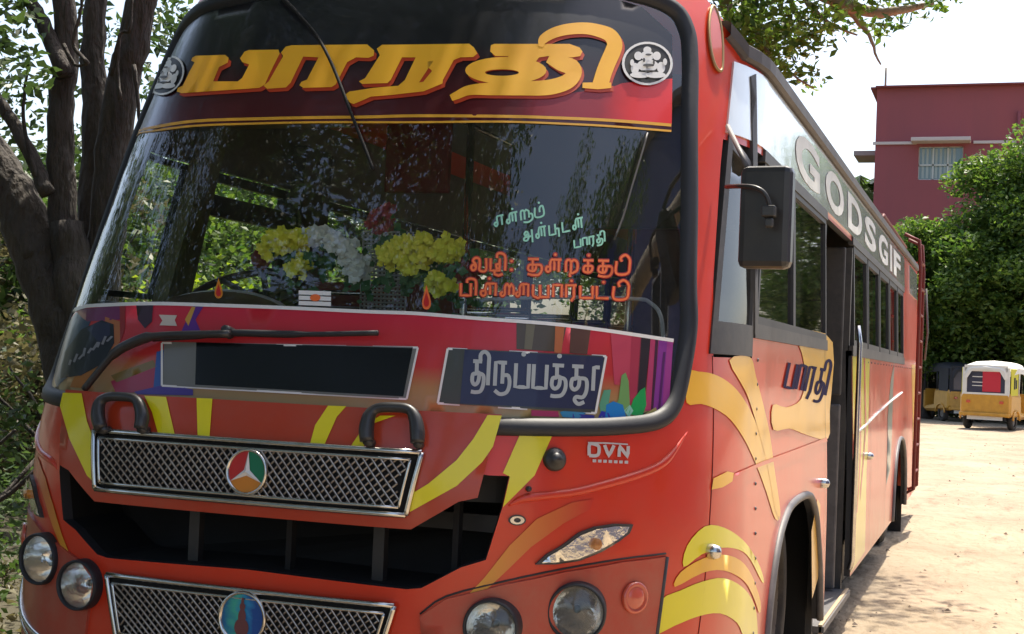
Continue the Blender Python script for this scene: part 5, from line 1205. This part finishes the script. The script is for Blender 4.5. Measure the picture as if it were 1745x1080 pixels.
# -- tree behind the photographer (shows in the windscreen)
ct = empty('tree', (1.5, -9.5, GZ)); tag(ct, 'pale-trunked tree standing in front of the bus and mirrored in its windscreen', 'tree')
tb = MB(); limb(tb, [(0, 0, -.1), (.1, .2, 2.2), (.5, 1.2, 4.2), (.3, 3.4, 6.6), (-.6, 5.6, 8.2)], .34, .12, 3, .03, 12); limb(tb, [(.4, 1.0, 4.0), (1.8, 2.4, 5.6), (2.6, 3.0, 7.0)], .16, .05, 4, .03); limb(tb, [(.1, .2, 2.4), (-1.6, 1, 4.4), (-3.2, 2, 6.2)], .2, .06, 5, .03)
tb.build('trunk', M['bark2'], ct)
cl = [((rnd.uniform(-5.5, .8), rnd.uniform(-2, 7), rnd.uniform(5.8, 8.8)), rnd.uniform(.35, .8)) for k in range(95)]+[((rnd.uniform(.5, 3), rnd.uniform(1, 5), rnd.uniform(7, 9)), rnd.uniform(.25, .5)) for k in range(14)]
leaf_mesh('crown', cl, 120, .13, M['leaf_dark'], ct, 9)

# ================================================================== FAR SIDE OF THE YARD
# -- round leafy trees in front of the red building
tree('tree', 'round bright green tree in front of the red building at the right', (4.2, 46, GZ), 3, (4.3, 46, 5.2), (4.9, 3.2, 4.9), 230, 1.0, 130, .20, M['leaf_light'], 61, .35)
tree('tree', 'smaller green tree behind the rear of the bus, left of the round one', (-.4, 47, GZ), 2.5, (-.2, 47, 3.9), (2.6, 2.8, 3.2), 120, .9, 120, .20, M['leaf_light'], 62, .3)
tree('tree', 'dark tree whose low branches close the yard behind the auto rickshaws', (4.5, 50, GZ), 2.5, (2.0, 50, 2.6), (5.5, 2.0, 3.0), 150, 1.0, 110, .24, M['leaf_dark'], 63, .3)
# -- palm
pp_ = at(1466, 318, 62); pm_ = empty('palm_tree', (pp_.x, 62, GZ)); tag(pm_, 'palm tree showing over the bus roof beside the red building', 'palm tree')
hgt = pp_.z-GZ; tb = MB(); limb(tb, [(0, 0, 0), (.1, 0, hgt*.5), (0, 0, hgt)], .22, .14, 2, .02); tb.build('trunk', M['bark2'], pm_)
fr_ = MB()
for k in range(22):
    a = k*2.4; L = 2.5; el = .9-.07*k; P = [Vector((0, 0, hgt))]
    for j in range(1, 9): t = j/8; P.append(Vector((cos(a)*L*t*cos(el*.6), sin(a)*L*t*cos(el*.6), hgt+L*(t*sin(el)-.75*t*t))))
    for j in range(1, 9):
        d = (P[j]-P[j-1]); sd = d.cross(Vector((0, 0, 1))).normalized()*.5*(1.05-abs(j/8-.4))
        for sgn in (1, -1): fr_.add([P[j-1], P[j], P[j]+sd*sgn+d*.4-Vector((0, 0, .25)), P[j-1]+sd*.5*sgn+d*.2-Vector((0, 0, .12))], [(0, 1, 2, 3)])
fr_.build('frond_crown', M['leaf_mid'], pm_)
# -- red building
YB = 58.0
def bx(px, py): return at(px, py, YB)
tlc, trc = bx(1495, 150), bx(1745, 145); x0 = tlc.x; zt = (tlc.z+trc.z)/2; x1 = x0+9
bd_ = empty('building', (x0, YB, GZ)); tag(bd_, 'flat-roofed red painted building behind the trees at the right', 'building')
M['redwall'] = mat('red_wall_paint', (.36, .085, .090), .85, noise=(.5, (.27, .08, .085), .55, (1, 1, .18)), bump=(8, .2, .01)); M['trim'] = mat('pale_trim', (.6, .5, .45), .7)
M['shade_wall'] = mat('red_wall_side', (.33, .055, .060), .85)
wz = bx(1600, 244).z; wl, wr = bx(1566, 250), bx(1640, 306)
def loc(p): return (p[0]-x0, p[1]-YB, p[2]-GZ)
wx0, wx1, wz0, wz1 = wl.x-x0, wr.x-x0, wr.z-GZ, wl.z-GZ; H = zt-GZ
wmb = MB()
def wallbox(a, b, c, d): wmb.box(((a+b)/2, .15, (c+d)/2), (b-a, .3, d-c))
wallbox(0, wx0, 0, H); wallbox(wx1, 9, 0, H); wallbox(wx0, wx1, 0, wz0); wallbox(wx0, wx1, wz1, H)
wmb.box((.15, 6.2, H/2), (.3, 11.8, H)).box((4.5, 12, H/2), (9, .3, H)).box((8.85, 6.2, H/2), (.3, 11.8, H))
wmb.build('wall', M['redwall'], bd_)
MB().box((4.5, 6, H-.9), (8.6, 11.4, .2)).build('roof_slab', M['trim'], bd_)
MB().box((4.5, -.03, H+.03), (9.1, .5, .07)).box((-.03, 6, H+.03), (.5, 12, .07)).build('parapet_coping', mat('coping_dark_red', (.22, .05, .05), .8), bd_)
bzz = bx(1530, 244).z-GZ
MB().box((wx0/2-.1, -.04, bzz), (wx0+.0, .10, .12)).box(((wx1+9)/2+.2, -.04, bzz), (9-wx1-.4, .10, .12)).build('string_course', M['trim'], bd_)
MB().box(((wx0+wx1)/2, -.35, bzz+.05), (wx1-wx0+.6, .9, .16), None, .02).build('window_shade', M['trim'], bd_)
MB().box((-.5, 2, bx(1485, 255).z-GZ), (1.0, 2.2, .22), None, .02).build('side_canopy', mat('canopy_grey', (.35, .28, .26), .8), bd_)
win_ = MB(); ww = wx1-wx0; wh = wz1-wz0
for a in (0, .33, .66, 1): win_.box((wx0+ww*a, .1, (wz0+wz1)/2), (.07, .08, wh))
for a in (0, .45, 1): win_.box(((wx0+wx1)/2, .1, wz0+wh*a), (ww, .08, .07))
wf = win_.build('window', mat('window_frame_grey', (.55, .56, .52), .6), bd_)
MB().box(((wx0+wx1)/2, .16, (wz0+wz1)/2), (ww, .02, wh)).build('pane', mat('far_window_glass', (.14, .2, .2), .1, coat=1), wf)
cm_ = MB()
for k in range(8): cm_.box((wx0+ww*(.1+.1*k), .13, wz0+wh*.5), (ww*.055, .015, wh*.9))
cm_.build('curtain', mat('window_curtain_pale', (.40, .45, .42), .8), wf)
pz = bx(1737, 190); MB().tube([(pz.x-x0, -.1, 3), (pz.x-x0, -.1, pz.z-GZ)], .07, 8).build('drain_pipe', M['redwall'], bd_)
a = bx(1497, 150); MB().tube([(.3, .5, H), (.3, .5, H+1.0)], .05, 6).build('roof_pipe', M['bark2'], bd_)

# -- auto rickshaws
M['auto_body'] = mat('auto_ochre_paint', (.66, .34, .04), .45, coat=.3, noise=(6, (.50, .24, .03), .5)); M['auto_yellow'] = mat('auto_yellow_canvas', (.62, .56, .05), .7); M['auto_white'] = mat('auto_white_canvas', (.75, .72, .64), .7)
M['auto_black'] = mat('auto_black_canvas', (.03, .03, .035), .7); M['auto_red'] = mat('auto_red_sticker', (.55, .03, .05), .4)
def auto(label, loc_, rz, sc, canopy, side, rear_m):
    r = empty('auto_rickshaw', loc_, rz); r.scale = (sc,)*3; tag(r, label, 'auto rickshaw', 'auto rickshaws parked across the yard')
    # local: x right, y forward, z up ; rear at y=-1.3
    def loft(secs, m, nm, par=r):
        n = len(secs[0]); V = [p for s_ in secs for p in s_]; F = [(i*n+k, i*n+(k+1) % n, (i+1)*n+(k+1) % n, (i+1)*n+k) for i in range(len(secs)-1) for k in range(n)]
        F += [tuple(range(n-1, -1, -1)), tuple((len(secs)-1)*n+k for k in range(n))]; return pyd(nm, V, F, m, par)
    def sec(y, w, z0, z1, c=.08): return [(-w+c, y, z0), (w-c, y, z0), (w, y, z0+c), (w, y, z1-c), (w-c*.5, y, z1), (-w+c*.5, y, z1), (-w, y, z1-c), (-w, y, z0+c)]
    body = loft([sec(-1.32, .60, .42, .90), sec(-1.25, .65, .34, .95), sec(-.45, .66, .30, .95), sec(-.40, .66, .28, .50), sec(.3, .62, .28, .42), sec(.35, .60, .28, .95), sec(.75, .45, .30, .95), sec(1.10, .26, .42, .80)], M['auto_body'], 'body')
    cs = []
    for y, w, zt_ in ((-1.33, .50, 1.60), (-1.28, .58, 1.67), (-1.15, .63, 1.72), (-.6, .65, 1.78), (.0, .62, 1.76), (.45, .54, 1.66)):
        cs.append([(-w, y, zt_-.30), (-w*.985, y, zt_-.17), (-w*.90, y, zt_-.07), (-w*.7, y, zt_-.02), (0, y, zt_+.015), (w*.7, y, zt_-.02), (w*.90, y, zt_-.07), (w*.985, y, zt_-.17), (w, y, zt_-.30), (w*.96, y, zt_-.30), (w*.7, y, zt_-.09), (0, y, zt_-.05), (-w*.7, y, zt_-.09), (-w*.96, y, zt_-.30)])
    loft(cs, canopy, 'canopy')
    # rear canvas frame with window
    z0, z1 = .92, 1.60
    fr2 = MB().box((-.54, -1.28, (z0+z1)/2), (.11, .05, z1-z0)).box((.54, -1.28, (z0+z1)/2), (.11, .05, z1-z0)).box((0, -1.28, z1-.02), (1.1, .05, .16)).box((0, -1.28, z0), (1.18, .06, .07))
    fr2.build('rear_frame', canopy, r)
    rw = MB().box((0, -1.26, 1.22), (.98, .02, .60)).build('rear_window', mat('auto_rear_vinyl', (.05, .05, .08), .3, coat=.6), r)
    if rear_m:
        MB().box((.14, -1.275, 1.24), (.46, .012, .52), None, .01).build('rear_sticker', rear_m, rw)
        for z in (1.13, 1.22, 1.36): MB().box((-.22, -1.275, z), (.26, .012, .02)).build('rear_stripe', M['auto_white'], rw)
    # side canvas panels and posts
    for sx in (1, -1):
        MB().box((sx*.62, -.93, 1.24), (.03, .60, .70), None, .01).build('side_canvas', side, r)
        if side is M['auto_yellow'] and sx == 1:
            MB().box((.642, -.98, 1.22), (.012, .10, .30)).box((.642, -.82, 1.20), (.012, .07, .22)).build('side_figure_print', M['auto_black'], r)
        MB().tube([(sx*.60, .35, .9), (sx*.56, .42, 1.6)], .02, 6).tube([(sx*.63, -.55, .9), (sx*.62, -.5, 1.6)], .018, 6).build('post', canopy, r)
        MB().box((sx*.42, -1.34, .72), (.10, .03, .07), None, .01).build('tail_light', M['reflector'], r)
        Mx = Matrix.Translation((sx*.56, -.85, .25)) @ Matrix.Rotation(pi/2*sx, 4, 'Y')
        w_ = MB().lathe([(.12, -.07), (.22, -.07), (.25, -.035), (.25, .035), (.22, .07), (.14, .065)], Mx, 24).build('wheel', M['tyre'], r)
        MB().lathe([(.12, .045), (.10, .02), (.04, .045), (.001, .05)], Mx, 16).build('rim', M['rim'], w_)
        # wheel arch lip
        MB().tube([(sx*.67, -.85+.30*cos(t), .24+.28*sin(t)) for t in np.linspace(.1, pi-.1, 12)], .025, 6).build('wheel_arch', M['auto_body'], r)
    Mx = Matrix.Translation((0, 1.12, .22)) @ Matrix.Rotation(pi/2, 4, 'Y')
    MB().lathe([(.10, -.05), (.19, -.05), (.22, -.02), (.22, .02), (.19, .05), (.10, .05)], Mx, 20).build('wheel', M['tyre'], r)
    MB().box((0, -1.37, .40), (1.28, .05, .09), None, .02).build('bumper', M['auto_body'], r)
    MB().box((0, -1.30, .32), (.9, .04, .12)).build('number_plate', M['auto_white'], r)
    MB().box((0, -.75, .62), (1.1, .45, .14), None, .04).box((0, -1.0, .9), (1.1, .1, .5), None, .03).build('seat', M['auto_black'], r)
    MB().box((0, .52, 1.22), (.85, .02, .6)).build('windshield', M['sideglass'], r)
    MB().box((0, -.9, .30), (1.0, .8, .1)).build('undertray', M['cavity'], r)
    return r
g1 = plane_at(1693, 733, 2, GZ); g2 = plane_at(1612, 714, 2, GZ)
auto('ochre auto rickshaw with a white and yellow top and red sticker in its rear window', (g1[0]+.15, g1[1]+1.2, GZ), radians(-16), 1.12, M['auto_white'], M['auto_yellow'], M['auto_red'])
auto('ochre auto rickshaw with a black canvas top parked in the tree shade', (g2[0]+.1, g2[1]-1.5, GZ), radians(28), 1.12, M['auto_black'], M['auto_black'], None)

# ================================================================== GROUND LITTER
def litter():
    r = np.random.default_rng(4); V = []; F = []
    for k in range(800):
        y = 3+34*r.random()**1.5; x = 1.2+r.random()*(1.5+y*.22); s_ = .006+.02*r.random()**3
        a = r.random()*6.28; b = len(V)
        P = np.array([(1, 0, 0), (.2, .8, 0), (-.9, .3, 0), (-.3, -.9, 0), (0, 0, .7)])*s_*(.7+.6*r.random((5, 1)))
        P = P @ np.array([[cos(a), sin(a), 0], [-sin(a), cos(a), 0], [0, 0, 1]])+(x, y, GZ+.012)
        V += [tuple(p) for p in P]; F += [(b, b+1, b+4), (b+1, b+2, b+4), (b+2, b+3, b+4), (b+3, b, b+4)]
    o = pyd('pebbles', V, F, mat('pebble_grey_brown', (.16, .12, .09), .9)); tag(o, 'small pebbles and clods scattered over the sand', kind='stuff')
    clp = [((x, y, GZ+.02), .5, .04) for x, y in [(-3.5+3*r.random()-2*r.random(), -1+9*r.random()) for k in range(60)]]
    o = leaf_mesh('leaf_litter', clp, 60, .07, M['leaf_dry'], None, 12); tag(o, 'fallen leaves and weeds on the soil left of the bus', kind='stuff')
litter()
